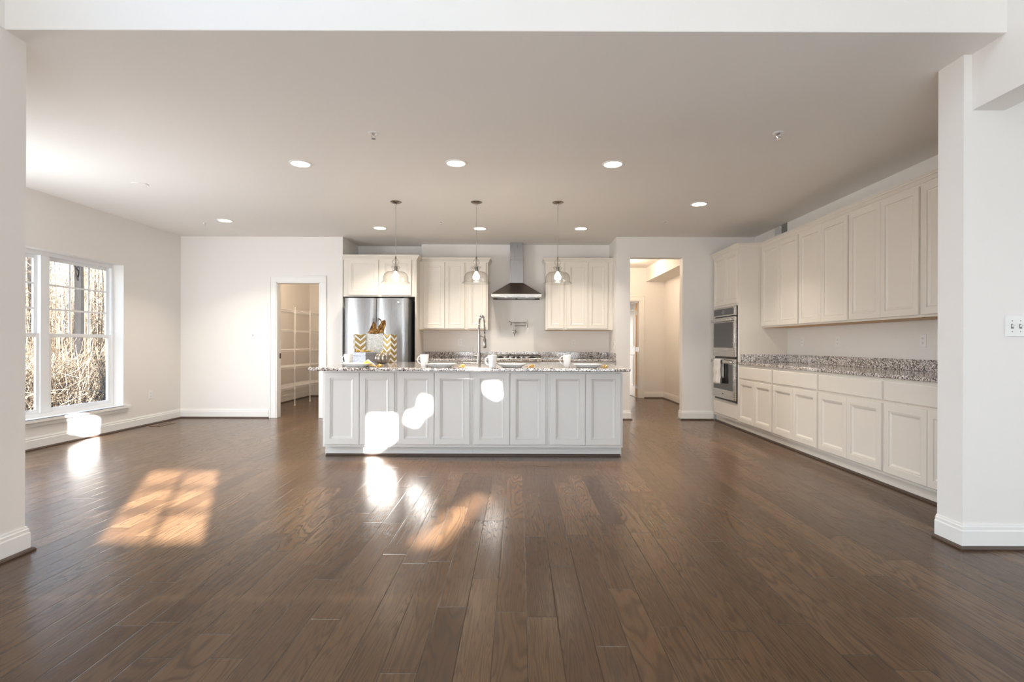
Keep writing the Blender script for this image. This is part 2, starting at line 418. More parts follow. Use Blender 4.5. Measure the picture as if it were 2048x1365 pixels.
# ------------------------------------------------------------------ floor, ceilings, walls
structure(MB().box(-5.4, 6.7, -2.4, 14.3, -0.12, 0.0).build('floor', FLOOR))
structure(MB().box(-5.32, 3.75, 2.742, 11.6, ZC, ZC + 0.12).build('ceiling', CEIL))
structure(MB().box(-3.0, 6.7, -2.4, 2.96, ZG, ZG + 0.12).build('ceiling_living', CEIL))
structure(MB().box(2.70, 6.7, -0.6, 2.95, ZC, ZC + 0.1).build('ceiling_side', CEIL))
yz = lambda x0: (lambda u, v, t: (x0 + t, u, v))
xz = lambda y0: (lambda u, v, t: (u, y0 + t, v))
rect = lambda u0, u1, v0, v1: [(u0, v0), (u1, v0), (u1, v1), (u0, v1)]
WY0, WY1, WZ0, WZ1 = 4.86, 6.87, 0.315, 2.14     # kitchen window opening
structure(MB().poly_slab(rect(2.66, 8.15, 0, ZC), [rect(WY0, WY1, WZ0, WZ1), rect(3.08, 4.64, 0.14, 2.10)], yz(XL), 0, -0.20).build('wall_left', WALL))  # second opening added for the unseen patio door
structure(MB().poly_slab(rect(-5.32, -2.66, 0, ZC), [rect(-3.49, -3.18, 1.05, 1.36)], xz(2.66), 0, 0.20).build('wall_front_left', WALL))  # opening added to let the sun reach the left kitchen wall
structure(MB().poly_slab(rect(-2.2, 2.66, 0, ZG), [rect(-0.9, 1.9, 3.3, 5.1), rect(0.9, 2.1, 1.3, 2.0)], yz(-2.66), 0, -0.20).build('wall_left_living', WALL))  # openings added for the upper fill and the sun on the kitchen wall
PX0, PX1, PZ = -3.67, -3.01, 2.06                # pantry opening
structure(MB().poly_slab([(-5.12, 0), (PX0, 0), (PX0, PZ), (PX1, PZ), (PX1, 0), (-2.667, 0), (-2.667, ZC), (-5.12, ZC)], [], xz(YL), 0, 0.12).build('wall_back_left', WALL))
structure(MB().box(-2.787, -2.667, YL + 0.12, 8.92, 0, ZC).build('wall_alcove_left', WALL))
structure(MB().box(-2.667, -1.58, YA, 8.92, 0, ZC).build('wall_alcove_back', WALL))
structure(MB().box(-1.58, 1.60, YB, 8.92, 0, ZC).build('wall_back', WALL))
structure(MB().box(1.47, 1.60, YR + 0.15, YB, 0, ZC).build('wall_back_return', WALL))
HX0, HX1, HZ = 1.677, 2.466, 2.44                # hall opening
structure(MB().poly_slab([(1.47, 0), (HX0, 0), (HX0, HZ), (HX1, HZ), (HX1, 0), (3.75, 0), (3.75, ZC), (1.47, ZC)], [], xz(YR), 0, 0.15).build('wall_back_right', WALL))
structure(MB().box(XR, 3.75, 3.13, YR, 0, ZC).build('wall_right', WALL))
structure(MB().box(2.475, 6.6, 2.95, 3.13, 0, ZC).build('wall_right_partition', WALL))
structure(MB().box(2.52, 2.70, -0.15, 2.95, 2.44, ZG).build('wall_right_beam', WALL))
structure(MB().box(-2.66, 2.70, 2.74, 2.95, ZC + 0.002, ZG).build('wall_header', WALL))
structure(MB().box(-2.86, -2.66, 2.66, 2.95, ZC + 0.002, ZG).build('wall_left_upper', WALL))
structure(MB().box(6.5, 6.7, -2.2, 2.95, 0, ZG).build('wall_far_right', WALL))
# rear wall of the living room: added glazing in the sun blocker's shade, and openings shaped to throw the sun patches
holes = [rect(-2.25, 2.15, 0.12, 1.46),
         rect(0.27, 0.89, 1.565, 2.085),
         rect(-1.04, -0.60, 2.48, 2.92),
         [(2.41, 2.30), (2.61, 2.44), (2.61, 2.675), (2.335, 2.675), (2.335, 2.30)],
         [(2.70, 2.60), (2.82, 2.56), (2.90, 2.68), (2.96, 2.70), (2.96, 2.84), (2.86, 2.88), (2.83, 2.72), (2.72, 2.70)],
         [(3.505, 2.90), (3.60, 2.84), (3.665, 2.86), (3.645, 3.0), (3.48, 2.995)],
         rect(3.24, 3.42, 3.07, 3.17),
         [(1.98, 1.54), (2.20, 1.56), (2.62, 1.72), (2.98, 1.87), (2.88, 1.87), (2.48, 1.73)]]
structure(MB().poly_slab(rect(-2.86, 6.7, 0, ZG), holes, xz(REAR), 0, -0.06).build('wall_rear', WALL))
g = MB()
for k in (1, 2): g.box(0.27, 0.89, REAR - 0.035, REAR - 0.015, 1.565 + 0.173 * k - 0.011, 1.565 + 0.173 * k + 0.011)
g.box(0.57, 0.592, REAR - 0.035, REAR - 0.015, 1.565, 2.085)
structure(g.build('window_3', VINYL))
# pantry
structure(MB().box(-4.62, -4.50, YL + 0.12, 11.4, 0, ZC).build('wall_pantry_left', WALL))
structure(MB().box(-4.62, -2.80, 11.4, 11.52, 0, ZC).build('wall_pantry_back', WALL))
structure(MB().box(-2.91, -2.80, YL + 0.12, 11.4, 0, ZC).build('wall_pantry_right', WALL))
# hall and the room beyond it
DX0, DX1, DZ = 1.78, 2.556, 2.06
structure(MB().poly_slab([(1.3, 0), (DX0, 0), (DX0, DZ), (DX1, DZ), (DX1, 0), (3.2, 0), (3.2, ZC), (1.3, ZC)], [], xz(11.2), 0, 0.12).build('wall_hall_back', WALL))
structure(MB().box(3.07, 3.20, YR + 0.15, 11.2, 0, ZC).build('wall_hall_right', WALL))
structure(MB().box(1.30, 1.42, 8.92, 11.2, 0, ZC).build('wall_hall_left', WALL))
structure(MB().box(2.69, 3.07, YR + 0.15, 11.2, 2.46, ZC).build('ceiling_soffit', WALL))
structure(MB().box(0.4, 3.75, 11.6, 14.2, ZC, ZC + 0.1).build('ceiling_beyond', CEIL))
structure(MB().poly_slab(rect(0.4, 3.75, 0, ZC), [rect(0.9, 2.0, 1.2, 1.9)], xz(14.0), 0, 0.15).build('wall_beyond_back', WALL))
structure(MB().box(3.6, 3.75, 11.32, 14.0, 0, ZC).build('wall_beyond_right', WALL))
structure(MB().box(0.4, 0.55, 11.32, 14.0, 0, ZC).build('wall_beyond_left', WALL))

# ------------------------------------------------------------------ baseboards and dark shoe moulding
BASE = [(0, 0), (0.016, 0), (0.016, 0.100), (0.012, 0.107), (0.012, 0.122), (0.008, 0.126), (0.006, 0.137), (0, 0.137)]
SHP = [(0, 0.0005), (0.017, 0.0005), (0.017, 0.008), (0.012, 0.016), (0.004, 0.020), (0, 0.020)]
tn = [0]
def baseboard(side_name, path, side, z0=0.0):
    structure(MB().sweep(path, BASE, side).build('baseboard_' + side_name, TRIM))
    d = 0.016
    P = [Vector(p) for p in path]; off = []
    for k in range(len(P)):
        ns = []
        if k > 0: q = (P[k] - P[k - 1]).normalized(); ns.append(Vector((-q.y, q.x)) * side)
        if k < len(P) - 1: q = (P[k + 1] - P[k]).normalized(); ns.append(Vector((-q.y, q.x)) * side)
        m = ns[0] if len(ns) == 1 else (ns[0] + ns[1]) / (1 + ns[0].dot(ns[1]))
        off.append(P[k] + m * d)
    shoe(off, side)
def shoe(path, side):
    tn[0] += 1
    structure(MB().sweep(path, SHP, side).build('trim_%d' % tn[0], SHOE))
baseboard('left', [(PX0 - 0.105, YL), (XL, YL), (XL, 2.86), (-2.66, 2.86), (-2.66, REAR)], 1)
baseboard('back_left', [(-2.667, YL), (PX1 + 0.105, YL)], 1)
baseboard('back_right', [(2.93, YR), (HX1, YR), (HX1, YR + 0.15)], 1)
baseboard('back_middle', [(HX0, YR + 0.15), (HX0, YR), (1.472, YR)], 1)
baseboard('right', [(6.5, 2.95), (2.475, 2.95), (2.475, 3.13)], 1)
baseboard('hall', [(3.07, YR + 0.15), (3.07, 11.2), (DX1 + 0.10, 11.2)], 1)
baseboard('pantry', [(-2.91, 11.4), (-4.50, 11.4), (-4.50, YL + 0.12)], 1)

# ------------------------------------------------------------------ casings
CAS = 0.100
def casing(name, x0, x1, z, y, latch=False):
    t = group_empty(name, (x0, y, 0))
    b = MB()
    for (a, c) in ((x0 - CAS, x0), (x1, x1 + CAS)):
        b.box(a, c, y - 0.014, y, 0.002, z); 
    b.box(x0 - CAS, x1 + CAS, y - 0.014, y, z, z + CAS)
    b.box(x0 - CAS, x0 - CAS + 0.022, y - 0.022, y - 0.014, 0.002, z + CAS); b.box(x1 + CAS - 0.022, x1 + CAS, y - 0.022, y - 0.014, 0.002, z + CAS)
    b.box(x0 - CAS + 0.022, x1 + CAS - 0.022, y - 0.022, y - 0.014, z + CAS - 0.022, z + CAS)
    b.build('casing', TRIM, t, at=(x0, y, 0), bev=0.003)
    return t
tn[0] += 1
t = casing('trim_%d' % tn[0], PX0, PX1, PZ, YL)
j = MB().box(PX0 - 0.002, PX0 + 0.014, YL - 0.005, YL + 0.125, 0.002, PZ); j.box(PX1 - 0.014, PX1 + 0.002, YL - 0.005, YL + 0.125, 0.002, PZ)
j.box(PX0, PX1, YL - 0.005, YL + 0.125, PZ - 0.014, PZ + 0.002)
j.build('jamb', TRIM, t, at=(PX0, YL, 0))
MB().box(PX0 + 0.012, PX0 + 0.018, YL + 0.08, YL + 0.115, 0.90, 0.98).build('strike_plate', DARK, t, at=(PX0, YL, 0))
tn[0] += 1
t = casing('trim_%d' % tn[0], DX0, DX1, DZ, 11.2)
j = MB().box(DX1 - 0.014, DX1 + 0.002, 11.195, 11.325, 0.002, DZ); j.box(DX0 - 0.002, DX0 + 0.014, 11.195, 11.325, 0.002, DZ); j.box(DX0, DX1, 11.195, 11.325, DZ - 0.014, DZ + 0.002)
j.build('jamb', TRIM, t, at=(DX0, 11.2, 0))

# hall door standing open into the room beyond
dr = group_empty('door_1', (2.535, 11.335, 0.008)); dr.rotation_euler = (0, 0, R(-89) + math.pi)
LEAF = [(0, 0.035), (0, 0.0)]
m_ = MB().panel(0, 0.76, 0, 2.02, [(0, 0.035), (0, 0.002), (0.002, 0.0)])
leaf = m_.build('door_leaf', TRIM, dr)
for (z0, z1) in ((0.22, 0.92), (1.08, 1.90)):
    for back in (0, 1):
        pm_ = MB().panel(0.12, 0.64, z0, z1, [(0, 0.001), (0, -0.001), (0.004, -0.010), (0.022, -0.010), (0.03, -0.003), (0.05, -0.003), (0.08, -0.009)])
        if back: pm_.v = [(a, 0.035 - b, c) for a, b, c in pm_.v]
        pm_.build('door_panel', TRIM, leaf)
MB().box(-0.004, -0.0005, 0.001, 0.034, 0.01, 2.01).build('door_edge', MAPLE, leaf)
for z in (0.22, 1.02, 1.80):
    h = MB().box(-0.007, -0.0045, -0.004, 0.030, z - 0.045, z + 0.045); h.lathe([(0.006, -0.05), (0.006, 0.05)], 10, (-0.006, -0.006, z))
    h.build('hinge', CHROME, dr)
kn = MB().lathe([(0.026, -0.004), (0.026, -0.008), (0.010, -0.012), (0.010, -0.04), (0.027, -0.045), (0.027, -0.065), (0.012, -0.072)], 16, (0.70, 0, 0.98), 'y')
kn.build('door_knob', NICKEL, dr, smooth=True)

# ------------------------------------------------------------------ kitchen window: a pair of double-hung units
win = group_empty('window_1', (XL, (WY0 + WY1) / 2, WZ0))
wat = tuple(win.location)
FX0, FX1 = -5.315, -5.245
f = MB(); F = 0.045
f.box(FX0, FX1, WY0, WY1, WZ1 - F, WZ1).box(FX0, FX1, WY0, WY1, WZ0, WZ0 + F)
f.box(FX0, FX1, WY0, WY0 + F, WZ0 + F, WZ1 - F).box(FX0, FX1, WY1 - F, WY1, WZ0 + F, WZ1 - F)
f.build('window_frame', VINYL, win, at=wat, bev=0.003)
ym = (WY0 + WY1) / 2
MB().box(FX0, FX1 + 0.006, ym - 0.055, ym + 0.055, WZ0 + F, WZ1 - F).build('mullion', VINYL, win, at=wat, bev=0.003)
ZM = 1.215
for (a, b_) in ((WY0 + F, ym - 0.055), (ym + 0.055, WY1 - F)):
    for kind, x0, x1, z0, z1 in (('upper_sash', -5.305, -5.28, ZM - 0.02, WZ1 - F), ('lower_sash', -5.278, -5.253, WZ0 + F, ZM + 0.022)):
        s_ = 0.040; m_ = MB()
        m_.box(x0, x1, a, a + s_, z0, z1).box(x0, x1, b_ - s_, b_, z0, z1)
        m_.box(x0, x1, a + s_, b_ - s_, z0, z0 + s_).box(x0, x1, a + s_, b_ - s_, z1 - s_, z1)
        sash = m_.build(kind, VINYL, win, at=wat, bev=0.003)
        xm = (x0 + x1) / 2
        MB().box(xm - 0.003, xm + 0.003, a + s_, b_ - s_, z0 + s_, z1 - s_).build('pane', PANE, sash, at=wat)
        if kind == 'upper_sash':
            gm = MB(); ya, yb_ = a + s_, b_ - s_; za, zb = z0 + s_, z1 - s_
            for k in (1, 2):
                yy = ya + (yb_ - ya) * k / 3; zz = za + (zb - za) * k / 3
                gm.box(xm + 0.004, xm + 0.012, yy - 0.010, yy + 0.010, za, zb); gm.box(xm + 0.0045, xm + 0.0125, ya, yb_, zz - 0.010, zz + 0.010)
            gm.build('muntin_grid', VINYL, sash, at=wat)
MB().box(-5.243, XL + 0.045, WY0 + 0.001, WY1 - 0.001, WZ0 - 0.0, WZ0 + 0.004).box(XL + 0.001, XL + 0.045, WY0 - 0.08, WY1 + 0.08, WZ0 - 0.028, WZ0 + 0.004).build('window_sill', TRIM, win, at=wat, bev=0.004)
ap = MB().box(XL + 0.001, XL + 0.016, WY0 - 0.05, WY1 + 0.05, WZ0 - 0.075, WZ0 - 0.028); ap.box(XL + 0.001, XL + 0.022, WY0 - 0.05, WY1 + 0.05, WZ0 - 0.040, WZ0 - 0.028)
ap.build('apron', TRIM, win, at=wat, bev=0.002)
m_ = MB(); wl4 = (XL - 0.1, 3.86, 0.14)
w4 = group_empty('added_patio_window', wl4)  # unseen patio door, added to bring in more light from the left
for y in (3.08, 3.84, 4.59): m_.box(-5.28, -5.20, y, y + 0.05, 0.19, 2.05)
m_.box(-5.28, -5.20, 3.08, 4.64, 0.14, 0.19).box(-5.28, -5.20, 3.08, 4.64, 2.05, 2.10); m_.build('window_frame', VINYL, w4, at=wl4)
MB().box(-5.243, -5.237, 3.13, 4.59, 0.19, 2.05).build('pane', PANE, w4, at=wl4)
# unseen glazing behind the camera, added around the rear fill lamp
w2 = group_empty('added_rear_window', (0, REAR, 0.12)); m_ = MB()
for x in (-2.25, -0.80, 0.65, 2.10): m_.box(x, x + 0.05, REAR - 0.05, REAR - 0.01, 0.12, 1.46)
m_.box(-2.25, 2.15, REAR - 0.05, REAR - 0.01, 0.12, 0.17).box(-2.25, 2.15, REAR - 0.05, REAR - 0.01, 1.41, 1.46)
m_.build('window_frame', VINYL, w2, at=(0, REAR, 0.12))
MB().box(-2.2, 2.1, REAR - 0.033, REAR - 0.027, 0.17, 1.41).build('pane', PANE, w2, at=(0, REAR, 0.12))

# ------------------------------------------------------------------ cabinets
DOOR = [(0, 0.0), (0, -0.016), (0.003, -0.019), (0.055, -0.019), (0.057, -0.0115), (0.060, -0.0115), (0.063, -0.0150), (0.069, -0.0135), (0.079, -0.0080), (0.083, -0.0065), (0.090, -0.0065)]
SLAB = [(0, 0.0), (0, -0.014), (0.006, -0.019), (0.012, -0.019)]
def add_door(x0, x1, z0, z1, t, m, prof=DOOR, name='door'):
    return MB().panel(x0, x1, z0, z1, prof, -0.0005).build(name, m, t)
def base_cabinet(label, loc, rz, w, m, depth=0.60, drawer=True, toe=True, top=CT0 - 0.001, group=None, ztop_door=None, stile=0.016, back=True, toe_in=0.04, two=True):
    t = thing('base_cabinet', label, 'cabinet', loc, rz, group)
    MB().box(0.0005, w - 0.0005, 0, depth, 0.10, top).build('body', m, t)
    if toe:
        MB().box(0.0005, w - 0.0005, toe_in, toe_in + 0.018, 0.001, 0.099).build('toe_kick', m, t)
    zt = top - 0.028
    if drawer:
        add_door(stile, w - stile, zt - 0.150, zt, t, m, SLAB, 'drawer_front'); zt -= 0.172
    if two:
        add_door(stile, w / 2 - 0.0025, 0.125, zt, t, m); add_door(w / 2 + 0.0025, w - stile, 0.125, zt, t, m)
    return t
def upper_cabinet(label, loc, rz, w, m, z0, z1, doors, depth=0.33, group=None, under=True):
    t = thing('wall_cabinet', label, 'cabinet', (loc[0], loc[1], z0), rz, group)
    MB().box(0.0005, w - 0.0005, 0, depth, 0.004 if under else 0, z1 - z0).build('body', m, t)
    if under: MB().box(0.018, w - 0.018, 0.018, depth - 0.001, -0.001, 0.0035).build('underside', MAPLE, t)
    for a, b_ in doors: add_door(a, b_, 0.022, z1 - z0 - 0.012, t, m)
    return t
CROWN = [(0.0005, -0.062), (0.006, -0.062), (0.008, -0.048), (0.016, -0.042), (0.030, -0.020), (0.038, -0.014), (0.038, -0.002), (0.044, -0.002), (0.044, 0.010), (0.0005, 0.010)]
CRZ = 2.465
UZ0, UZ1 = 1.352, 2.415

# right-hand run along the right wall (fronts face -x, each runs towards the camera)
XF = 2.92
ys = [7.0, 6.065, 5.145, 4.225, 3.30]
bl = ['cream base cabinet with one drawer over two doors, right beside the double oven',
      'cream base cabinet with drawer over two doors, next but one to the double oven',
      'cream base cabinet with drawer over two doors, third along the right wall from the oven',
      'cream base cabinet on right wall cut off by the white partition wall edge']
ul = ['cream wall cabinet with two doors, touching the tall double oven cabinet',
      'cream wall cabinet on right wall, second from the tall oven cabinet',
      'large cream wall cabinet with two doors above the rightmost worktop outlet',
      'cream wall cabinet on right wall, partly hidden behind the white partition']
for k in range(4):
    w = ys[k] - ys[k + 1]
    base_cabinet(bl[k], (XF, ys[k], 0), R(-90), w, CAB, 0.628, group='base cabinets along the right wall')
    upper_cabinet(ul[k], (3.215, ys[k]), R(-90), w, CAB, UZ0, UZ1, [(0.016, w / 2 - 0.002), (w / 2 + 0.002, w - 0.016)], 0.333, group='wall cabinets along the right wall')
cr = MB().sweep([(XF, 7.955), (XF, 7.0), (3.215, 7.0), (3.215, 3.14)], CROWN, -1, CRZ)
tag(cr.build('crown_moulding', CAB), 'cream crown moulding along the tops of the right wall cabinets', 'moulding')
shoe([(XF + 0.0399, 7.95), (XF + 0.0399, 3.14)], -1)
# worktop with splash
wt = thing('worktop', 'granite worktop with backsplash along the right wall beside the double oven', 'worktop', (3.2, 5.0, CT0))
MB().box(2.893, XR - 0.001, 3.135, 6.998, CT0, CT1).build('slab', GRANITE, wt, at=(3.2, 5.0, CT0), bev=0.006)
MB().box(XR - 0.021, XR - 0.001, 3.135, 6.976, CT1 + 0.0005, 1.005).box(2.93, XR - 0.001, 6.977, 6.998, CT1 + 0.0005, 1.005).build('backsplash', GRANITE, wt, at=(3.2, 5.0, CT0), bev=0.002)

# tall oven cabinet
oc = thing('oven_cabinet', 'tall cream cabinet that houses the double wall oven', 'cabinet', (XF, 7.92, 0), R(-90))
OW = 0.92
ob = MB(); ob.box(0, OW - 0.0005, 0.0, 0.628, 1.66, UZ1).box(0, OW - 0.0005, 0, 0.628, 0.10, 0.335).box(0, 0.05, 0, 0.628, 0.335, 1.66).box(0.862, OW - 0.0005, 0, 0.628, 0.335, 1.66).box(0.05, 0.862, 0.60, 0.628, 0.335, 1.66)
ob.build('body', CAB, oc)
MB().box(0, OW - 0.0005, 0.04, 0.058, 0.001, 0.099).build('toe_kick', CAB, oc)
add_door(0.04, 0.455, 1.690, UZ1 - 0.012, oc, CAB); add_door(0.460, 0.875, 1.690, UZ1 - 0.012, oc, CAB)
add_door(0.04, 0.875, 0.135, 0.318, oc, CAB, SLAB, 'drawer_front')
# double oven
ov = thing('double_oven', 'stainless double wall oven with black glass doors and a towel', 'oven', (XF, 7.92, 0.338), R(-90))
a0, a1 = 0.075, 0.845
MB().box(0.055, 0.858, 0.001, 0.55, 0.002, 1.318).build('oven_body', BLACK, ov)
MB().box(a0 - 0.012, a1 + 0.008, -0.006, 0.0, 0.0, 1.318).build('trim_frame', BLACK, ov)
MB().box(a0 - 0.015, a1 + 0.012, -0.016, -0.0065, 0.0, 0.012).build('vent_trim', STEELH, ov)
cp = MB().box(a0, a1, -0.038, -0.0065, 1.190, 1.312).build('control_panel', STEELH, ov, bev=0.003)
MB().box(a0 + 0.04, a1 - 0.035, -0.041, -0.0385, 1.208, 1.298).build('control_glass', OVENGLASS, cp)
MB().box(a0 + 0.34, a0 + 0.44, -0.0425, -0.0412, 1.225, 1.285).build('display', mat('oven_display', (0.20, 0.21, 0.22), 0.25), cp)
for zb, zt in ((0.628, 1.178), (0.040, 0.600)):
    d = MB().box(a0, a1, -0.042, -0.0065, zb, zt).build('oven_door', STEELH, ov, bev=0.004)
    MB().box(a0 + 0.045, a1 - 0.045, -0.0445, -0.0425, zb + 0.125, zt - 0.075).build('door_glass', OVENGLASS, d)
    hm = MB().box(a0 + 0.03, a1 - 0.03, -0.086, -0.066, zt - 0.062, zt - 0.022)
    hm.box(a0 + 0.05, a0 + 0.075, -0.066, -0.042, zt - 0.055, zt - 0.03).box(a1 - 0.075, a1 - 0.05, -0.066, -0.042, zt - 0.055, zt - 0.03)
    hm.build('handle', STEELH, d, bev=0.006)
    if zb < 0.1:
        lg = MB().lathe([(0.011, -0.0424), (0.011, -0.0436), (0.008, -0.0436), (0.008, -0.0424)], 20, ((a0 + a1) / 2, 0, zb + 0.065), 'y', close=True)
        for q in range(7): lg.box((a0 + a1) / 2 - 0.022 + q * 0.0065, (a0 + a1) / 2 - 0.019 + q * 0.0065, -0.0436, -0.0424, zb + 0.060, zb + 0.068 + 0.004 * (q % 3 == 0))
        lg.build('maker_badge', DARK, d)

# back run: fridge alcove, wall cabinets, base cabinets
upper_cabinet('cream cabinet with two doors above the refrigerator', (-2.655, YL), 0, 1.084, CAB, 1.845, UZ1, [(0.075, 0.532), (0.577, 1.030)], 0.60, under=False)
MB_p = MB().box(-1.570, -1.548, YL, YB - 0.001, 0.001, UZ1)
tag(MB_p.build('end_panel', CAB), 'cream full height side panel to the right of the refrigerator', 'panel')
tag(MB().sweep([(-2.66, YL), (-1.548, YL), (-1.548, 8.235)], CROWN, -1, CRZ).build('crown_moulding', CAB), 'cream crown moulding over the cabinet above the refrigerator', 'moulding')
YU = 8.27
upper_cabinet('cream wall cabinet with two doors, between refrigerator panel and middle pendant', (-1.547, YU), 0, 0.737, CAB, UZ0, UZ1, [(0.065, 0.393), (0.400, 0.706)], 0.348, group='wall cabinets beside the range hood')
upper_cabinet('narrow cream one-door wall cabinet to the left of the range hood', (-0.81, YU), 0, 0.330, CAB, UZ0, UZ1, [(0.022, 0.303)], 0.348, group='wall cabinets beside the range hood')
upper_cabinet('narrow cream one-door wall cabinet to the right of the range hood', (0.42, YU), 0, 0.305, CAB, UZ0, UZ1, [(0.026, 0.281)], 0.348, group='wall cabinets beside the range hood')
upper_cabinet('cream wall cabinet with two doors beside the hall opening wall', (0.725, YU), 0, 0.744, CAB, UZ0, UZ1, [(0.026, 0.352), (0.358, 0.664)], 0.348, group='wall cabinets beside the range hood')
tag(MB().sweep([(-1.50, YU), (-0.48, YU), (-0.48, YB - 0.002)], CROWN, -1, CRZ).build('crown_moulding', CAB), 'cream crown moulding on the wall cabinets left of the range hood', 'moulding')
tag(MB().sweep([(0.42, YB - 0.002), (0.42, YU), (1.469, YU)], CROWN, -1, CRZ).build('crown_moulding', CAB), 'cream crown moulding on the wall cabinets right of the range hood', 'moulding')
for x0, w, lb in ((-1.547, 1.08, 'cream base cabinet against the back wall next to the refrigerator panel'), (-0.465, 0.87, 'cream base cabinet under the gas cooktop'), (0.407, 1.062, 'cream base cabinet against the back wall right of the cooktop')):
    base_cabinet(lb, (x0, 8.0, 0), 0, w, CAB, 0.618, group='base cabinets under the back worktop')
wt = thing('worktop', 'granite worktop and backsplash along the back wall under the range hood', 'worktop', (0, 8.3, CT0))
MB().box(-1.547, 1.469, 7.965, YB - 0.001, CT0, CT1).build('slab', GRANITE, wt, at=(0, 8.3, CT0), bev=0.006)
MB().box(-1.547, 1.448, YB - 0.021, YB - 0.001, CT1 + 0.0005, 1.005).box(1.449, 1.469, 7.985, YB - 0.001, CT1 + 0.0005, 1.005).build('backsplash', GRANITE, wt, at=(0, 8.3, CT0), bev=0.002)

# island
IX = [-1.955, -1.215, -0.462, 0.295, 1.045]
il = ['white island cabinet with two tall doors at the left end of the island',
      'white island cabinet second from left, below the mug right of the gifts',
      'white island cabinet third from left, below the faucet side of the island',
      'white island cabinet with two tall doors at the right end of the island']
for k in range(4):
    base_cabinet(il[k], (IX[k], 5.30, 0), 0, IX[k + 1] - IX[k], CABI, 0.345, drawer=False, group='cabinets on the seating side of the island', stile=0.022, toe_in=0.07)
for x0, x1, tp, lb in ((-1.955, -0.86, CT0 - 0.001, 'white base cabinet at the kitchen side of the island, left of the sink'),
                       (-0.859, 0.06, 0.62, 'white sink base cabinet at the kitchen side of the island'),
                       (0.061, 1.045, CT0 - 0.001, 'white base cabinet at the kitchen side of the island, right of the sink')):
    base_cabinet(lb, (x1, 6.58, 0), math.pi, x1 - x0, CABI, 0.934, drawer=False, top=tp, group='cabinets on the kitchen side of the island')
shoe([(IX[0] + 0.01, 5.3699), (IX[4] - 0.01, 5.3699)], -1)
SX0, SX1, SY0, SY1 = -0.78, -0.02, 6.18, 6.56
it = MB().poly_slab(rect(-1.985, 1.062, 5.0, 6.66), [rect(SX0, SX1, SY0, SY1)], lambda u, v, t: (u, v, t), CT0, CT1)
tag(it.build('island_worktop', GRANITE, at=(-0.46, 5.83, CT0), bev=0.009, seg=3), 'large granite worktop of the kitchen island with a seating overhang', 'worktop')
sk = MB(); Z0 = 0.66
def rr(i, z): return [(SX0 - 0.004 + i, SY0 - 0.004 + i, z), (SX1 + 0.004 - i, SY0 - 0.004 + i, z), (SX1 + 0.004 - i, SY1 + 0.004 - i, z), (SX0 - 0.004 + i, SY1 + 0.004 - i, z)]
sk.rings([rr(-0.012, CT0 - 0.002), rr(0.0, CT0 - 0.002), rr(0.008, Z0 + 0.01), rr(0.02, Z0), rr(0.02, Z0 - 0.003), rr(0.004, Z0 + 0.005), rr(-0.004, CT0 - 0.006), rr(-0.012, CT0 - 0.006)], False, False, True)
sk.rings([rr(0.02, Z0), rr(0.02, Z0 - 0.003)])
tag(sk.build('sink', STEEL, at=(-0.40, 6.37, Z0)), 'stainless undermount sink in the island worktop behind the faucet', 'sink')

# ------------------------------------------------------------------ refrigerator
fr = thing('refrigerator', 'stainless french door refrigerator behind the gifts on the island', 'refrigerator', (-2.10, 8.28, 0))
fa = (-2.10, 8.28, 0)
MB().box(-2.575, -1.635, 7.905, 8.74, 0.03, 1.80).build('cabinet_body', mat('fridge_side_grey', (0.11, 0.11, 0.115), 0.5), fr, at=fa)
for x in (-2.52, -1.69):
    MB().box(x - 0.02, x + 0.02, 7.95, 7.99, 0.001, 0.03).build('foot', BLACK, fr, at=fa)
def bowed(x0, x1, z0, z1, yf, yb_, bulge, n=10):
    pts = []
    for k in range(n + 1):
        q = k / n; edge = 0.018 * (max(0, 1 - q * n / 1.0) ** 2 + max(0, 1 - (1 - q) * n / 1.0) ** 2)
        pts.append((x0 + (x1 - x0) * q, yf - bulge * (1 - (2 * q - 1) ** 2) + edge))
    pl_ = pts + [(x1, yb_), (x0, yb_)]
    return MB().rings([[(p[0], p[1], z0) for p in pl_], [(p[0], p[1], z1) for p in pl_]])
for x0, x1, hx in ((-2.575, -2.110, -2.140), (-2.100, -1.635, -2.070)):
    d = bowed(x0, x1, 0.70, 1.805, 7.835, 7.90, 0.022).build('door', STEEL, fr, at=fa, smooth=True)
    h = MB().tube([(hx, 7.815, 0.80), (hx, 7.775, 0.82), (hx, 7.77, 0.86), (hx, 7.77, 1.44), (hx, 7.775, 1.48), (hx, 7.815, 1.50)], 0.012, 10)
    h.build('handle', STEEL, d, at=fa, smooth=True)
    if hx > -2.1:
        lg = MB(); lx = -1.765
        lg.tube([(lx - 0.035, 7.812, 1.735), (lx - 0.02, 7.811, 1.747), (lx, 7.811, 1.744), (lx + 0.012, 7.811, 1.733)], 0.0025, 6)
        for q in range(9): lg.box(lx - 0.045 + q * 0.0095, lx - 0.041 + q * 0.0095, 7.812, 7.818, 1.718, 1.728 + 0.005 * (q in (0, 1, 4)))
        lg.build('maker_badge', CHROME, d, at=fa)
d = bowed(-2.575, -1.635, 0.06, 0.69, 7.835, 7.90, 0.022).build('freezer_drawer', STEEL, fr, at=fa, smooth=True)
MB().tube([(-2.50, 7.82, 0.60), (-2.50, 7.765, 0.60), (-1.71, 7.765, 0.60), (-1.71, 7.82, 0.60)], 0.012, 10).build('handle', STEEL, d, at=fa)
for x in (-2.54, -1.67): MB().box(x - 0.03, x + 0.03, 7.86, 7.98, 1.8005, 1.825).build('hinge_cover', BLACK, fr, at=fa)

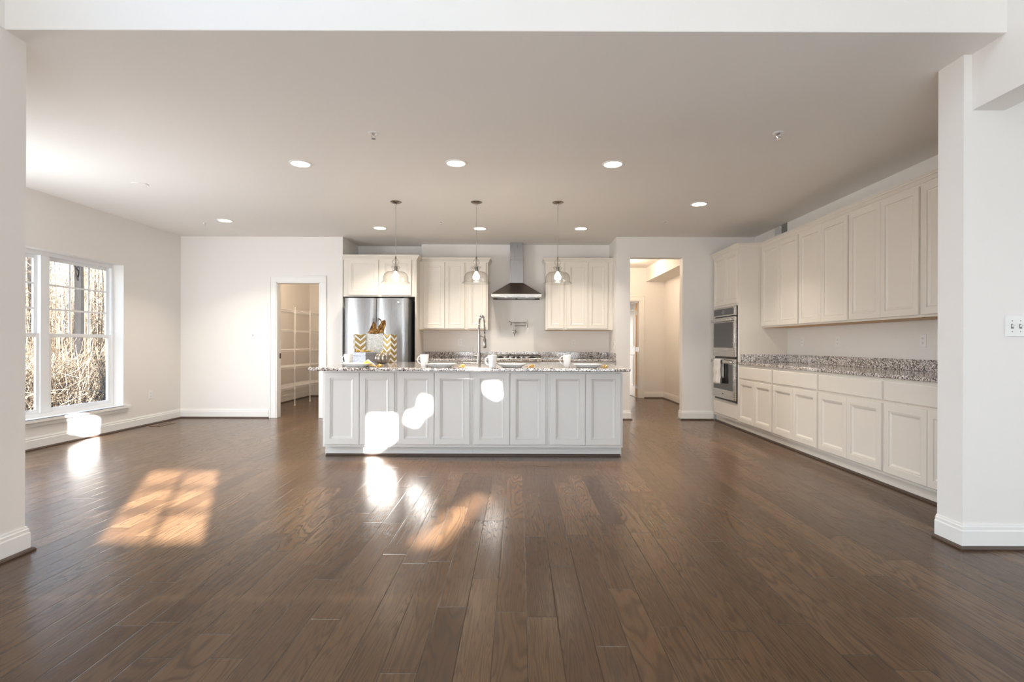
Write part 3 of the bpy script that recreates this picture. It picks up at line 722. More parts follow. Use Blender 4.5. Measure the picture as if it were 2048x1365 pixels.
# ------------------------------------------------------------------ range hood, cooktop, pot filler
hc = -0.035
hd = thing('range_hood', 'stainless chimney range hood above the gas cooktop', 'range hood', (hc, 8.4, 1.855))
ha = (hc, 8.4, 1.855)
ca = MB()
lo = [(hc - 0.387, 8.12, 1.902), (hc + 0.387, 8.12, 1.902), (hc + 0.387, 8.619, 1.902), (hc - 0.387, 8.619, 1.902)]
hi = [(hc - 0.108, 8.43, 2.105), (hc + 0.108, 8.43, 2.105), (hc + 0.108, 8.619, 2.105), (hc - 0.108, 8.619, 2.105)]
ca.rings([lo, hi]); ca.build('canopy', DSTEEL, hd, at=ha)
rm = MB(); q = lambda i, z: [(hc - 0.387 + i, 8.12 + i, z), (hc + 0.387 - i, 8.12 + i, z), (hc + 0.387 - i, 8.619, z), (hc - 0.387 + i, 8.619, z)]
rm.rings([q(0, 1.9015), q(0, 1.857), q(0.012, 1.855), q(0.02, 1.868)], True, True)
rim = rm.build('rim', STEELH, hd, at=ha)
for s_ in (-1, 1):
    MB().lathe([(0.028, 1.8675), (0.028, 1.8635), (0.020, 1.8625)], 18, (hc + s_ * 0.165, 8.22, 0)).build('lamp', HOODLAMP, rim, at=ha)
    MB().box(hc + (0.02 if s_ > 0 else -0.30), hc + (0.30 if s_ > 0 else -0.02), 8.28, 8.57, 1.862, 1.8675).build('grease_filter', STEEL, rim, at=ha)
bt = MB()
for k in range(5): bt.lathe([(0.006, 8.1205), (0.006, 8.116)], 10, (hc + 0.255 + k * 0.022, 0, 1.88), 'y')
bt.build('button', CHROME, rim, at=ha)
MB().box(hc - 0.106, hc + 0.106, 8.432, 8.619, 2.1055, 2.47).build('lower_chimney', STEEL, hd, at=ha, bev=0.002)
MB().box(hc - 0.102, hc + 0.102, 8.436, 8.619, 2.4705, ZC - 0.001).build('upper_chimney', STEEL, hd, at=ha, bev=0.002)

ck = thing('gas_cooktop', 'gas cooktop with black grates under the range hood', 'cooktop', (hc, 8.28, CT1))
ka = (hc, 8.28, CT1)
MB().box(hc - 0.385, hc + 0.385, 8.02, 8.55, CT1 + 0.0005, CT1 + 0.012).build('burner_tray', STEELH, ck, at=ka, bev=0.005)
for k in range(3):
    x0 = hc - 0.370 + k * 0.247; x1 = x0 + 0.243; gm = MB(); zt = CT1 + 0.055; r_ = 0.0065
    ring_ = [(x0, 8.06), (x1, 8.06), (x1, 8.53), (x0, 8.53)]
    for a in range(4):
        p, q2 = ring_[a], ring_[(a + 1) % 4]; gm.tube([(p[0], p[1], zt), (q2[0], q2[1], zt)], r_, 6)
        gm.tube([(p[0], p[1], CT1 + 0.011), (p[0], p[1], zt)], r_, 6)
    for yy in (8.16, 8.295, 8.43): gm.tube([(x0, yy, zt), (x1, yy, zt)], r_, 6)
    gm.tube([((x0 + x1) / 2, 8.06, zt), ((x0 + x1) / 2, 8.53, zt)], r_, 6)
    gm.build('grate', BLACK, ck, at=ka)
for x, y, r_ in ((-0.25, 8.18, 0.04), (-0.25, 8.42, 0.035), (0, 8.30, 0.055), (0.25, 8.18, 0.045), (0.25, 8.42, 0.035)):
    MB().lathe([(r_ + 0.012, 0.0115), (r_ + 0.01, 0.020), (r_, 0.021), (r_, 0.032), (r_ - 0.006, 0.036)], 20, (hc + x, y, CT1)).build('burner', BLACK, ck, at=ka, smooth=True)
for k in range(5):
    MB().lathe([(0.019, 0.0125), (0.018, 0.030), (0.012, 0.034)], 16, (hc - 0.17 + k * 0.085, 8.042, CT1)).build('knob', CHROME, ck, at=ka, smooth=True)

pf = at(1028.6, 663.7, 8.6); px_, pz = pf.x, pf.z
po = thing('pot_filler', 'folded nickel pot filler faucet on the wall below the range hood', 'faucet', (px_, YB, pz))
pa = (px_, YB, pz)
MB().lathe([(0.033, -0.0005), (0.033, -0.008), (0.018, -0.014), (0.014, -0.06)], 20, (px_, YB, pz), 'y').build('wall_flange', NICKEL, po, at=pa, smooth=True)
pm = MB(); yv = YB - 0.06; zt, zl = pz + 0.145, pz + 0.095; xr = px_ + 0.205
pm.tube([(px_, yv, pz - 0.05), (px_, yv, zt + 0.012)], [0.010, 0.013], 12)
pm.lathe([(0.018, -0.015), (0.020, 0.0), (0.018, 0.015)], 14, (px_, yv, pz)); pm.lathe([(0.016, -0.012), (0.016, 0.012)], 14, (px_, yv, zl))
pm.build('riser', NICKEL, po, at=pa, smooth=True)
MB().tube([(px_, yv, zl), (xr, yv, zl)], 0.0095, 10).tube([(xr, yv, zl - 0.03), (xr, yv, zt + 0.03)], 0.014, 12).build('lower_arm', NICKEL, po, at=pa, smooth=True)
MB().tube([(xr, yv - 0.028, zt), (px_ - 0.02, yv - 0.028, zt), (px_ - 0.045, yv - 0.028, zt - 0.004), (px_ - 0.055, yv - 0.028, zt - 0.045)], [0.0095, 0.0095, 0.011, 0.012], 10).tube([(xr, yv, zt), (xr, yv - 0.028, zt)], 0.011, 8).build('upper_arm', NICKEL, po, at=pa, smooth=True)
MB().tube([(px_ - 0.035, yv - 0.028, zt), (px_ - 0.085, yv - 0.045, zt + 0.018)], 0.005, 8).build('upper_handle', NICKEL, po, at=pa)
MB().tube([(px_, yv, pz - 0.015), (px_, yv - 0.02, pz - 0.075)], 0.005, 8).build('lower_handle', NICKEL, po, at=pa)

# ------------------------------------------------------------------ island faucet (spring neck)
fx, fy = -0.455, 6.10
fc = thing('faucet', 'brushed nickel pull-down spring faucet standing on the island', 'faucet', (fx, fy, CT1))
fat = (fx, fy, CT1)
MB().lathe([(0.026, 0.0), (0.025, 0.004), (0.024, 0.125), (0.0165, 0.127), (0.016, 0.34), (0.014, 0.342), (0.012, 0.40)], 18, fat).build('column', NICKEL, fc, at=fat, smooth=True)
dx, dy = 0.055, 0.17
arc = []
for k in range(25):
    a = math.pi * k / 24; arc.append(Vector((fx + dx * (1 - math.cos(a)) / 2, fy + dy * (1 - math.cos(a)) / 2, CT1 + 0.42 + 0.135 * math.sin(a))))
path = [Vector((fx, fy, CT1 + 0.395))] + arc + [Vector((fx + dx, fy + dy, CT1 + 0.34))]
MB().tube(path, 0.006, 8).build('hose', BLACK, fc, at=fat, smooth=True)
sp = MB(); seglen = [0]
for k in range(1, len(path)): seglen.append(seglen[-1] + (path[k] - path[k - 1]).length)
tot = seglen[-1] * 0.93; turns = 26; pts = []
side_ = Vector((dy, -dx, 0)).normalized()
for k in range(turns * 8 + 1):
    s_ = tot * k / (turns * 8); i = max(j for j in range(len(path)) if seglen[j] <= s_); i = min(i, len(path) - 2)
    q = (s_ - seglen[i]) / (seglen[i + 1] - seglen[i]); p = path[i].lerp(path[i + 1], q); tg = (path[i + 1] - path[i]).normalized()
    up = side_.cross(tg).normalized(); a = 2 * math.pi * k / 8
    pts.append(p + (side_ * math.cos(a) + up * math.sin(a)) * 0.0155)
sp.tube(pts, 0.0028, 5); sp.build('spring', CHROME, fc, at=fat, smooth=True)
hx_, hy_ = fx + dx, fy + dy
MB().lathe([(0.009, 0.345), (0.010, 0.30), (0.019, 0.285), (0.021, 0.19), (0.017, 0.18)], 16, (hx_, hy_, CT1)).build('spray_head', NICKEL, fc, at=fat, smooth=True)
MB().tube([(fx, fy, CT1 + 0.325), (hx_, hy_, CT1 + 0.305)], 0.006, 8).build('holder_arm', NICKEL, fc, at=fat)
MB().tube([(fx, fy, CT1 + 0.09), (fx - 0.062, fy, CT1 + 0.09)], 0.014, 12).tube([(fx - 0.066, fy, CT1 + 0.085), (fx - 0.072, fy - 0.005, CT1 + 0.19)], [0.006, 0.004], 8).build('lever_handle', NICKEL, fc, at=fat, smooth=True)

# ------------------------------------------------------------------ ceiling lights
def can_light(label, px, py, r=0.095):
    z = ZC; Y = FPX * (ZC - CAM_H) / -(py - ROLL * (px - VX) - VY); p = at(px, py, Y)
    t = thing('recessed_light', label, 'ceiling light', (p.x, p.y, z), 0, 'recessed ceiling lights')
    return t
tm = MB().lathe([(0.098, -0.0005), (0.098, -0.005), (0.080, -0.008), (0.078, -0.0005)], 36, close=True)
ln = MB().lathe([(0.0775, -0.0008), (0.0775, -0.0045), (0.05, -0.0060)], 36)
cans = [('round recessed ceiling light, nearest row, leftmost of the three', 601, 327),
        ('round recessed ceiling light in the middle of the nearest row', 912, 326),
        ('round recessed ceiling light, nearest row, rightmost of the three', 1226, 328),
        ('small recessed ceiling light far left, near the kitchen window wall', 450, 441),
        ('recessed ceiling light on the right, in front of the oven cabinet', 1398, 408),
        ('recessed ceiling light in front of the cabinet above the refrigerator', 760, 456),
        ('recessed ceiling light behind the cord of the middle pendant', 960, 457),
        ('recessed ceiling light right of the right pendant near the hall opening', 1162, 457)]
tmo = lno = None
for lb, px, py in cans:
    t = can_light(lb, px, py)
    if tmo is None:
        tmo = tm.build('trim_ring', PLASTIC, t, smooth=True); lno = ln.build('lens', CANLIGHT, t)
    else:
        for s_ in (tmo, lno):
            c = s_.copy(); COL.objects.link(c); c.parent = t
    l = bpy.data.lights.new('recessed_lamp', 'AREA'); l.shape = 'DISK'; l.size = 0.14; l.energy = 10.5; l.color = (1.0, 0.89, 0.76); l.spread = R(108)
    o = bpy.data.objects.new('recessed_lamp', l); COL.objects.link(o); o.parent = t; o.location = (0, 0, -0.012)

# pendants
def make_pendant(label, x, y):
    t = thing('pendant_light', label, 'pendant light', (x, y, ZC), 0, 'clear glass pendants over the island')
    MB().lathe([(0.0, -0.0005), (0.066, -0.0005), (0.066, -0.004), (0.045, -0.016), (0.010, -0.024), (0.007, -0.034)], 28).build('canopy', NICKEL, t, smooth=True)
    MB().tube([(0, 0, -0.03), (0, 0, -0.625)], 0.0032, 8).build('cord', mat('silver_cord', (0.45, 0.43, 0.40), 0.4, metal=0.6), t)
    G = [(0.010, -0.640), (0.022, -0.652), (0.038, -0.672), (0.040, -0.690), (0.030, -0.712), (0.020, -0.722), (0.034, -0.730), (0.052, -0.742), (0.050, -0.752),
         (0.036, -0.768), (0.034, -0.785), (0.060, -0.795), (0.100, -0.803), (0.125, -0.822), (0.138, -0.850), (0.142, -0.885), (0.143, -0.905), (0.155, -0.918), (0.163, -0.927)]
    inner = [(max(r_ - 0.003, 0.004), z - 0.001) for r_, z in reversed(G)]
    MB().lathe(G + inner, 40, close=True).build('glass_shade', SHADEGLASS, t, smooth=True)
    MB().lathe([(0.006, -0.622), (0.010, -0.640), (0.005, -0.645), (0.005, -0.735), (0.021, -0.738), (0.021, -0.790), (0.015, -0.795)], 18).build('socket', NICKEL, t, smooth=True)
    MB().lathe([(0.012, -0.795), (0.015, -0.806), (0.032, -0.832), (0.039, -0.853), (0.032, -0.879), (0.012, -0.890), (0.001, -0.892)], 20).build('bulb', BULB, t, smooth=True)
    l = bpy.data.lights.new('pendant_lamp', 'POINT'); l.energy = 1.0; l.color = (1.0, 0.84, 0.66); l.shadow_soft_size = 0.035
    o = bpy.data.objects.new('pendant_lamp', l); COL.objects.link(o); o.parent = t; o.location = (0, 0, -0.935)
    return t
p0 = make_pendant('clear glass pendant in front of the cabinet above the refrigerator, leftmost', -1.402, 6.04)
for lb, x in (('middle clear glass pendant, left of the range hood', -0.484), ('clear glass pendant right of the range hood, rightmost', 0.444)):
    dup(p0, (x, 6.04, ZC), None, lb)

# warm lamps of pantry and hall, above the door heads
def flush_light(label, x, y, power):
    t = thing('flush_light', label, 'ceiling light', (x, y, ZC))
    MB().lathe([(0.16, -0.0005), (0.16, -0.02), (0.15, -0.025)], 28).build('base', NICKEL, t)
    MB().lathe([(0.148, -0.026), (0.13, -0.06), (0.07, -0.085), (0.001, -0.09)], 28).build('glass_bowl', emit('bowl_glow', (1.0, 0.80, 0.58), 4.0), t, smooth=True)
    l = bpy.data.lights.new('flush_lamp', 'POINT'); l.energy = power; l.color = (1.0, 0.78, 0.57); l.shadow_soft_size = 0.1
    o = bpy.data.objects.new('flush_lamp', l); COL.objects.link(o); o.parent = t; o.location = (0, 0, -0.2)
flush_light('round ceiling light inside the pantry above its doorway', -3.6, 9.3, 20)
flush_light('round ceiling light in the hall above its opening', 1.95, 10.1, 24)

# sprinklers, cover plate
def sprinkler(label, px, py, s=1.0):
    Y = FPX * (ZC - CAM_H) / -(py - ROLL * (px - VX) - VY); p = at(px, py, Y)
    t = thing('fire_sprinkler', label, 'fire sprinkler', (p.x, p.y, ZC), 0, 'ceiling fire sprinklers')
    MB().lathe([(0.042 * s, -0.0005), (0.042 * s, -0.003), (0.026 * s, -0.008), (0.020 * s, -0.0005)], 24, close=True).build('escutcheon', PLASTIC, t, smooth=True)
    h = MB().lathe([(0.012 * s, -0.0005), (0.012 * s, -0.012 * s), (0.005 * s, -0.014 * s), (0.005 * s, -0.020 * s)], 12)
    for a in (-1, 1): h.tube([(0.011 * s * a, 0, -0.012 * s), (0.016 * s * a, 0, -0.026 * s), (0.004 * s * a, 0, -0.042 * s)], 0.003 * s, 6)
    h.lathe([(0.016 * s, -0.043 * s), (0.016 * s, -0.046 * s)], 14)
    h.build('head', CHROME, t)
for lb, px, py, s in (('ceiling sprinkler above and left of the nearest row of lights', 747, 266, 1.0), ('ceiling sprinkler on the right above the wall cabinets', 1557, 266, 1.0),
                   ('small ceiling sprinkler near the far left recessed light', 409, 445, .8), ('small ceiling sprinkler between left and middle pendants', 882, 443, .8), ('small ceiling sprinkler in front of the hall opening', 1331, 443, .8)):
    sprinkler(lb, px, py, s)
p = atx(275, 367, -3.86)
tag(MB().lathe([(0.0, -0.0005), (0.075, -0.0005), (0.075, -0.004), (0.070, -0.006)], 32, (-3.86, 5.40, ZC)).build('cover_plate', CEIL, at=(-3.86, 5.40, ZC)), 'plain round cover plate on the ceiling at the far left', 'cover plate')

# ------------------------------------------------------------------ switches and outlets
SLOT = mat('slot_dark', (0.10, 0.10, 0.10), 0.5)
def wall_plate(label, loc, rz, kind, gangs=1, group=None):
    t = thing('light_switch' if kind == 'switch' else 'power_outlet', label, 'switch' if kind == 'switch' else 'outlet', loc, rz, group)
    w = 0.072 + 0.046 * (gangs - 1); x0 = -0.036
    MB().panel(x0, x0 + w, -0.058, 0.058, [(0, -0.0005), (0, -0.004), (0.003, -0.006)]).build('plate', PLASTIC, t)
    for g_ in range(gangs):
        cx = 0.046 * g_
        if kind == 'switch':
            MB().box(cx - 0.006, cx + 0.006, -0.0085, -0.006, -0.013, 0.013).build('slot', SLOT, t)
            MB().rings([[(cx - 0.0045, -0.0085, -0.006), (cx + 0.0045, -0.0085, -0.006), (cx + 0.0045, -0.0085, 0.008), (cx - 0.0045, -0.0085, 0.008)],
                        [(cx - 0.004, -0.020, 0.006), (cx + 0.004, -0.020, 0.006), (cx + 0.004, -0.020, 0.013), (cx - 0.004, -0.020, 0.013)]]).build('toggle', PLASTIC, t)
            for z in (-0.030, 0.030): MB().lathe([(0.003, -0.006), (0.003, -0.0072)], 10, (cx, 0, z), 'y').build('screw', NICKEL, t)
        else:
            for z in (-0.020, 0.020):
                rc = MB().box(cx - 0.016, cx + 0.016, -0.0082, -0.006, z - 0.014, z + 0.014).build('receptacle', PLASTIC, t, bev=0.002)
                MB().box(cx - 0.008, cx - 0.0055, -0.0088, -0.0083, z - 0.003, z + 0.007).box(cx + 0.0055, cx + 0.008, -0.0088, -0.0083, z - 0.003, z + 0.007).lathe([(0.0026, -0.0083), (0.0026, -0.0088)], 8, (cx, 0, z - 0.008), 'y').build('socket_slots', SLOT, rc)
    return t
p = at(506, 671, YL); wall_plate('single white toggle switch on the back wall left of the pantry', (p.x, YL, p.z), 0, 'switch')
p = at(920, 685, YB); wall_plate('white outlet on the back wall left of the faucet', (p.x, YB, p.z), 0, 'outlet', group='outlets')
p = at(1147, 687, YB); wall_plate('white outlet on the back wall under the cabinets right of the hood', (p.x, YB, p.z), 0, 'outlet', group='outlets')
p = atx(1228, 690, 1.47); wall_plate('small switch on the side wall at the right end of the back worktop', (1.47, p.y, p.z), R(-90), 'switch')
p = atx(300.5, 790, XL); wall_plate('white outlet low on the left wall beside the window', (XL, p.y, p.z), R(90), 'outlet', group='outlets')
p = atx(1605, 684, XR); wall_plate('white outlet above the right worktop, closest to the oven', (XR, p.y, p.z), R(-90), 'outlet', group='outlets')
p = atx(1676, 684, XR); wall_plate('white outlet above the right worktop, second from the oven', (XR, p.y, p.z), R(-90), 'outlet', group='outlets')
p = atx(1847, 682, XR); wall_plate('white outlet above the right worktop beside the partition edge', (XR, p.y, p.z), R(-90), 'outlet', group='outlets')
p = atx(1344, 762, 3.07); wall_plate('white outlet low on the wall inside the hall', (3.07, p.y, p.z), R(-90), 'outlet', group='outlets')
p = at(2022.5, 653, 2.95); wall_plate('wide white switch plate with toggles on the partition at the right edge', (p.x, 2.95, p.z), 0, 'switch', gangs=3)
# air register high on the right wall
p = atx(1563, 463, XR)
rg = thing('air_vent', 'small grey air vent above the right wall cabinets', 'air vent', (XR, p.y, p.z + 0.02), R(-90))
MB().panel(-0.20, 0.20, -0.08, 0.08, [(0, -0.0005), (0, -0.004), (0.01, -0.007)]).build('frame', PLASTIC, rg)
vm = MB().box(0.02, 0.17, -0.010, -0.0075, -0.062, 0.062)
vm.build('opening', mat('vent_grey', (0.16, 0.15, 0.15), 0.6), rg)
vm = MB()
for k in range(8): vm.box(-0.17, 0.17, -0.013, -0.0102, -0.058 + k * 0.016, -0.053 + k * 0.016)
vm.build('louvers', mat('vent_louver', (0.42, 0.41, 0.40), 0.5), rg)
# floor register by the window wall
fv = thing('floor_vent', 'wooden floor vent at the foot of the left wall', 'floor vent', (-4.93, 7.35, 0.0005))
MB().box(-0.07, 0.07, -0.17, 0.17, 0.0, 0.006).build('frame', mat('vent_wood', (0.24, 0.155, 0.10), 0.4), fv, bev=0.002)
vm = MB()
for k in range(9): vm.box(-0.045, 0.045, -0.135 + k * 0.032, -0.12 + k * 0.032, 0.0062, 0.0072)
vm.build('slots', DARK, fv)

# ------------------------------------------------------------------ pantry wire shelving
sh = thing('wire_shelving', 'white wire shelving with five shelves inside the pantry', 'shelving', (-4.3, 9.9, 0))
sa = (-4.3, 9.9, 0)
for z in (0.345, 0.71, 1.02, 1.37, 1.73):
    s = MB(); y0, y1 = 8.35, 11.36; x0, x1 = -4.49, -4.075
    for x in (x0, x0 + 0.2, x1): s.tube([(x, y0, z), (x, y1, z)], 0.004, 5)
    s.tube([(x1 + 0.004, y0, z - 0.030), (x1 + 0.004, y1, z - 0.030)], 0.004, 5)
    n = 100
    for k in range(n + 1):
        yy = y0 + (y1 - y0) * k / n; s.tube([(x0, yy, z + 0.004), (x1, yy, z + 0.004), (x1 + 0.004, yy, z - 0.030)], 0.0018, 4, False)
    s.tube([(x1, 11.00, z), (-2.95, 11.00, z)], 0.004, 5).tube([(x1, 11.00, z - 0.03), (-2.95, 11.00, z - 0.03)], 0.004, 5)
    for k in range(40):
        xx = x1 + 0.028 * k; s.tube([(xx, 11.36, z + 0.004), (xx, 11.0, z + 0.004), (xx, 10.996, z - 0.03)], 0.0018, 4, False)
    s.build('shelf', WIRE, sh, at=sa)
for y in (9.63, 10.33):
    s = MB().tube([(-4.062, y, 0.002), (-4.062, y, 1.775)], 0.010, 8)
    s.lathe([(0.014, 0.001), (0.014, 0.03)], 10, (-4.062, y, 0)).lathe([(0.011, 1.775), (0.012, 1.785), (0.004, 1.79)], 10, (-4.062, y, 0))
    ps = s.build('post', WIRE, sh, at=sa)
    for z in (0.345, 0.71, 1.02, 1.37, 1.73): MB().box(-4.076, -4.048, y - 0.013, y + 0.013, z - 0.045, z - 0.015).build('clip', WIRE, ps, at=sa)

# ------------------------------------------------------------------ table settings on the island
def make_mug(label, x, y, rz):
    t = thing('mug', label, 'mug', (x, y, CT1 + 0.0005), rz, 'white mugs on the island')
    def sq(r, z, n=32):
        out = []
        for k in range(n):
            a = 2 * math.pi * k / n; c, s = math.cos(a), math.sin(a); p = 5.0
            q = r / ((abs(c) ** p + abs(s) ** p) ** (1 / p)); q = q * 0.6 + r * 0.4
            out.append((q * c, q * s, z))
        return out
    rg = [sq(0.024, 0), sq(0.028, 0.001), sq(0.030, 0.006), sq(0.036, 0.06), sq(0.042, 0.120), sq(0.040, 0.1215), sq(0.039, 0.119), sq(0.033, 0.06), sq(0.026, 0.008), sq(0.010, 0.006)]
    MB().rings(rg).build('cup', CERAMIC, t, smooth=True)
    hp = []
    for k in range(13):
        a = math.pi * (0.5 + k / 12.0); hp.append((-0.034 + 0.036 * math.cos(a), 0, 0.068 + 0.040 * math.sin(a)))
    hp[-1] = (-0.030, 0, 0.026); hp[0] = (-0.036, 0, 0.108)
    MB().tube(hp, 0.0048, 8).build('handle', CERAMIC, t, smooth=True)
    return t
def make_plate(label, x, y):
    t = thing('plate', label, 'plate', (x, y, CT1 + 0.0005), 0, 'square white plates on the island')
    def rs(h, z, n=40):
        out = []
        for k in range(n):
            a = 2 * math.pi * k / n; c, s = math.cos(a), math.sin(a); p = 7.0
            q = h / ((abs(c) ** p + abs(s) ** p) ** (1 / p)); out.append((q * c, q * s, z))
        return out
    o = MB().rings([rs(0.088, 0), rs(0.092, 0.001), rs(0.098, 0.008), rs(0.142, 0.032), rs(0.142, 0.035), rs(0.136, 0.035), rs(0.096, 0.012), rs(0.085, 0.007), rs(0.02, 0.007)]).build('dish', CERAMIC, None, smooth=True)
    o.parent = t
    return t
def make_ornament(label, x, y):
    t = thing('napkin_ring', label, 'napkin ring', (x, y, CT1 + 0.0005), 0.3, 'gold leaf napkin rings on the island')
    b = MB(); rnd = random.Random(5)
    for k in range(9):
        cx, cy, rr_ = rnd.uniform(-0.032, 0.032), rnd.uniform(-0.015, 0.015), rnd.uniform(0.009, 0.015); tilt = rnd.uniform(0, 1.2); az = rnd.uniform(0, 6.3); pts = []
        mt = Matrix.Rotation(az, 3, 'Z') @ Matrix.Rotation(tilt, 3, 'X')
        for j in range(13):
            a = 2 * math.pi * j / 12; pts.append(mt @ Vector((rr_ * math.cos(a), rr_ * math.sin(a), 0)))
        zmin = min(p_.z for p_ in pts); b.tube([(p_.x + cx, p_.y + cy, p_.z - zmin + 0.004) for p_ in pts], 0.0035, 5)
    b.build('wire_leaves', GOLD, t, smooth=True); return t
mp = None
for lb, px, Y in (('white mug at the left end of the island beside the gifts', 697, 5.40), ('white mug on the island left of the faucet', 849, 5.26), ('white mug just to the right of the island faucet', 985, 5.06), ('white mug toward the right end of the island', 1134, 5.27)):
    x = (px - VX) * Y / FPX
    if mp is None: mp = make_mug(lb, x, Y, R(-12))
    else: dup(mp, (x, Y, CT1 + 0.0005), R(-8), lb)
mp = None
for lb, px, Y in (('square white plate holding a gold napkin, in front of the gifts', 716, 5.20), ('square white plate on the island left of the faucet', 883, 5.20), ('square white plate on the island between the two right mugs', 1024, 5.20), ('square white plate at the right end of the island', 1174, 5.20)):
    x = (px - VX) * Y / FPX
    if mp is None: mp = make_plate(lb, x, Y)
    else: dup(mp, (x, Y, CT1 + 0.0005), 0, lb)
mp = None
for lb, px, Y in (('gold wire napkin ring beside the plate in front of the gifts', 756, 5.16), ('gold wire napkin ring beside the plate left of the faucet', 922, 5.16), ('gold wire napkin ring between the two right place settings', 1060, 5.14), ('gold wire napkin ring at the right end of the island', 1207, 5.14)):
    x = (px - VX) * Y / FPX
    if mp is None: mp = make_ornament(lb, x, Y)
    else: dup(mp, (x, Y, CT1 + 0.0005), 0.3, lb)
px0 = (735 - VX) * 5.22 / FPX
nk = thing('napkin', 'folded gold and white napkin standing on the leftmost plate', 'napkin', (px0, 5.21, CT1 + 0.0110))
nb = MB()
tri = [(-0.066, 0.0), (0.0, 0.052), (0.072, 0.0)]
nb.rings([[(a, -0.03 + (0.03 if b > 0 else 0), b) for a, b in tri], [(a, -0.027 + (0.03 if b > 0 else 0), b) for a, b in tri]])
nb.build('front_fold', NAPKIN, nk)
nb = MB(); tri = [(-0.078, 0.0), (0.004, 0.064), (0.088, 0.0)]
nb.rings([[(a, 0.004 + (0.010 if b > 0 else 0), b) for a, b in tri], [(a, 0.007 + (0.010 if b > 0 else 0), b) for a, b in tri]])
nb.build('back_fold', TOWEL, nk)

# gifts
def gift_bag(name, label, x, y, rz, w, d, h, m):
    t = thing(name, label, 'gift bag', (x, y, CT1 + 0.0005), rz)
    def r_(i, z, sag=0.0):
        return [(-w / 2 + i, -d / 2 + i, z), (0, -d / 2 + i, z - sag), (w / 2 - i, -d / 2 + i, z), (w / 2 - i, 0, z - sag), (w / 2 - i, d / 2 - i, z), (0, d / 2 - i, z - sag), (-w / 2 + i, d / 2 - i, z), (-w / 2 + i, 0, z - sag)]
    MB().rings([r_(0.002, 0), r_(0, 0.004), r_(0, h, 0.012), r_(0.002, h, 0.012), r_(0.002, 0.006)]).build('bag', m, t)
    hb_ = MB().tube([(-w * 0.25, -d / 2 + 0.004, h - 0.012), (-w * 0.22, -d / 2 - 0.002, h - 0.035), (0, -d / 2 - 0.004, h - 0.055), (w * 0.22, -d / 2 - 0.002, h - 0.035), (w * 0.25, -d / 2 + 0.004, h - 0.012)], 0.0025, 6)
    hb_.build('handle', BLACK if m is CHEV else WIRE, t, smooth=True)
    return t
gift_bag('gift_bag', 'gold chevron gift bag at the left of the gifts on the island', (719 - VX) * 6.48 / FPX, 6.48, R(28), 0.125, 0.10, 0.345, CHEV)
gift_bag('gift_bag', 'gold chevron gift bag at the right of the gifts behind the pumpkin', (780 - VX) * 6.46 / FPX, 6.46, R(-32), 0.125, 0.10, 0.345, CHEV)
gift_bag('gift_bag', 'silver gift bag in the middle of the gifts with gold tissue', (751 - VX) * 6.54 / FPX, 6.53, R(0), 0.215, 0.09, 0.355, FOIL)
tx = (752 - VX) * 6.53 / FPX
tp = MB(); rnd = random.Random(3)
def crumple(cx, cy, zb, zt, wb, wt_, lean):
    n = 18; rg = []
    for k in range(8):
        q = k / 7; w_ = wb * (1 - q) + wt_ * q; ring = []
        for j in range(n):
            a = 2 * math.pi * j / n; f_ = 1 + 0.30 * (1 if j % 2 else -1) * (0.35 + q) + rnd.uniform(-0.12, 0.12)
            ring.append((cx + lean * q + w_ * f_ * math.cos(a), cy + 0.025 * f_ * math.sin(a) * (1.1 - 0.3 * q), zb + (zt - zb) * q + ((rnd.uniform(-0.065, 0.02) if k == 7 else rnd.uniform(-0.03, 0.01)) if k > 5 and zt - zb > 0.1 else rnd.uniform(-0.004, 0.004))))
        rg.append(ring)
    tp.rings(rg, True, True)
zb = CT1 + 0.315
def sheet(y0, levels):
    n = 8; rows = []
    for (z, a, b) in levels:
        row = []
        for k in range(n + 1):
            q = k / n; row.append(len(tp.v))
            tp.v.append((tx + a + (b - a) * q + rnd.uniform(-.004, .004), y0 + rnd.uniform(-.014, .014), CT1 + 0.357 + z + (rnd.uniform(-.012, .012) if z > 0 else 0)))
        rows.append(row)
    for r_ in range(len(rows) - 1):
        for k in range(n): tp.f.append((rows[r_][k], rows[r_][k + 1], rows[r_ + 1][k + 1], rows[r_ + 1][k]))
LEFT = [(-.05, -.09, .03), (0, -.098, .035), (.03, -.085, .02), (.06, -.070, .004), (.09, -.058, -.004), (.118, -.045, -.012), (.135, -.036, -.020)]
RIGHT = [(-.05, -.01, .085), (0, -.005, .092), (.04, .022, .100), (.08, .032, .108), (.115, .050, .114), (.140, .072, .114), (.158, .095, .112)]
MIDDLE = [(-.05, -.085, .085), (0, -.095, .092), (.022, -.088, .088), (.040, -.06, .07), (.050, -.03, .05)]
for dy, lv in ((6.518, LEFT), (6.546, LEFT), (6.520, RIGHT), (6.548, RIGHT), (6.505, MIDDLE), (6.533, MIDDLE)): sheet(dy, lv)
crumple(tx + 0.004, 6.53, CT1 + 0.0095, CT1 + 0.345, 0.050, 0.066, 0.0)
tpo = tp.build('tissue_paper', TISSUE, at=(tx, 6.53, zb)); so2 = tpo.modifiers.new('thickness', 'SOLIDIFY'); so2.thickness = 0.0015
tag(tpo, 'crumpled gold tissue paper sticking out of the silver gift bag', 'tissue paper')
gb = thing('gift_box', 'silver glitter gift box topped with gold ribbon behind the left plate', 'gift box', ((728 - VX) * 6.24 / FPX, 6.24, CT1 + 0.0005), R(-26))
MB().box(-0.105, 0.105, -0.09, 0.09, 0, 0.085).build('box', GLITTER, gb, bev=0.002)
MB().box(-0.108, 0.108, -0.093, 0.093, 0.0855, 0.125).build('lid', GLITTER, gb, bev=0.002)
rb = MB(); rnd = random.Random(9)
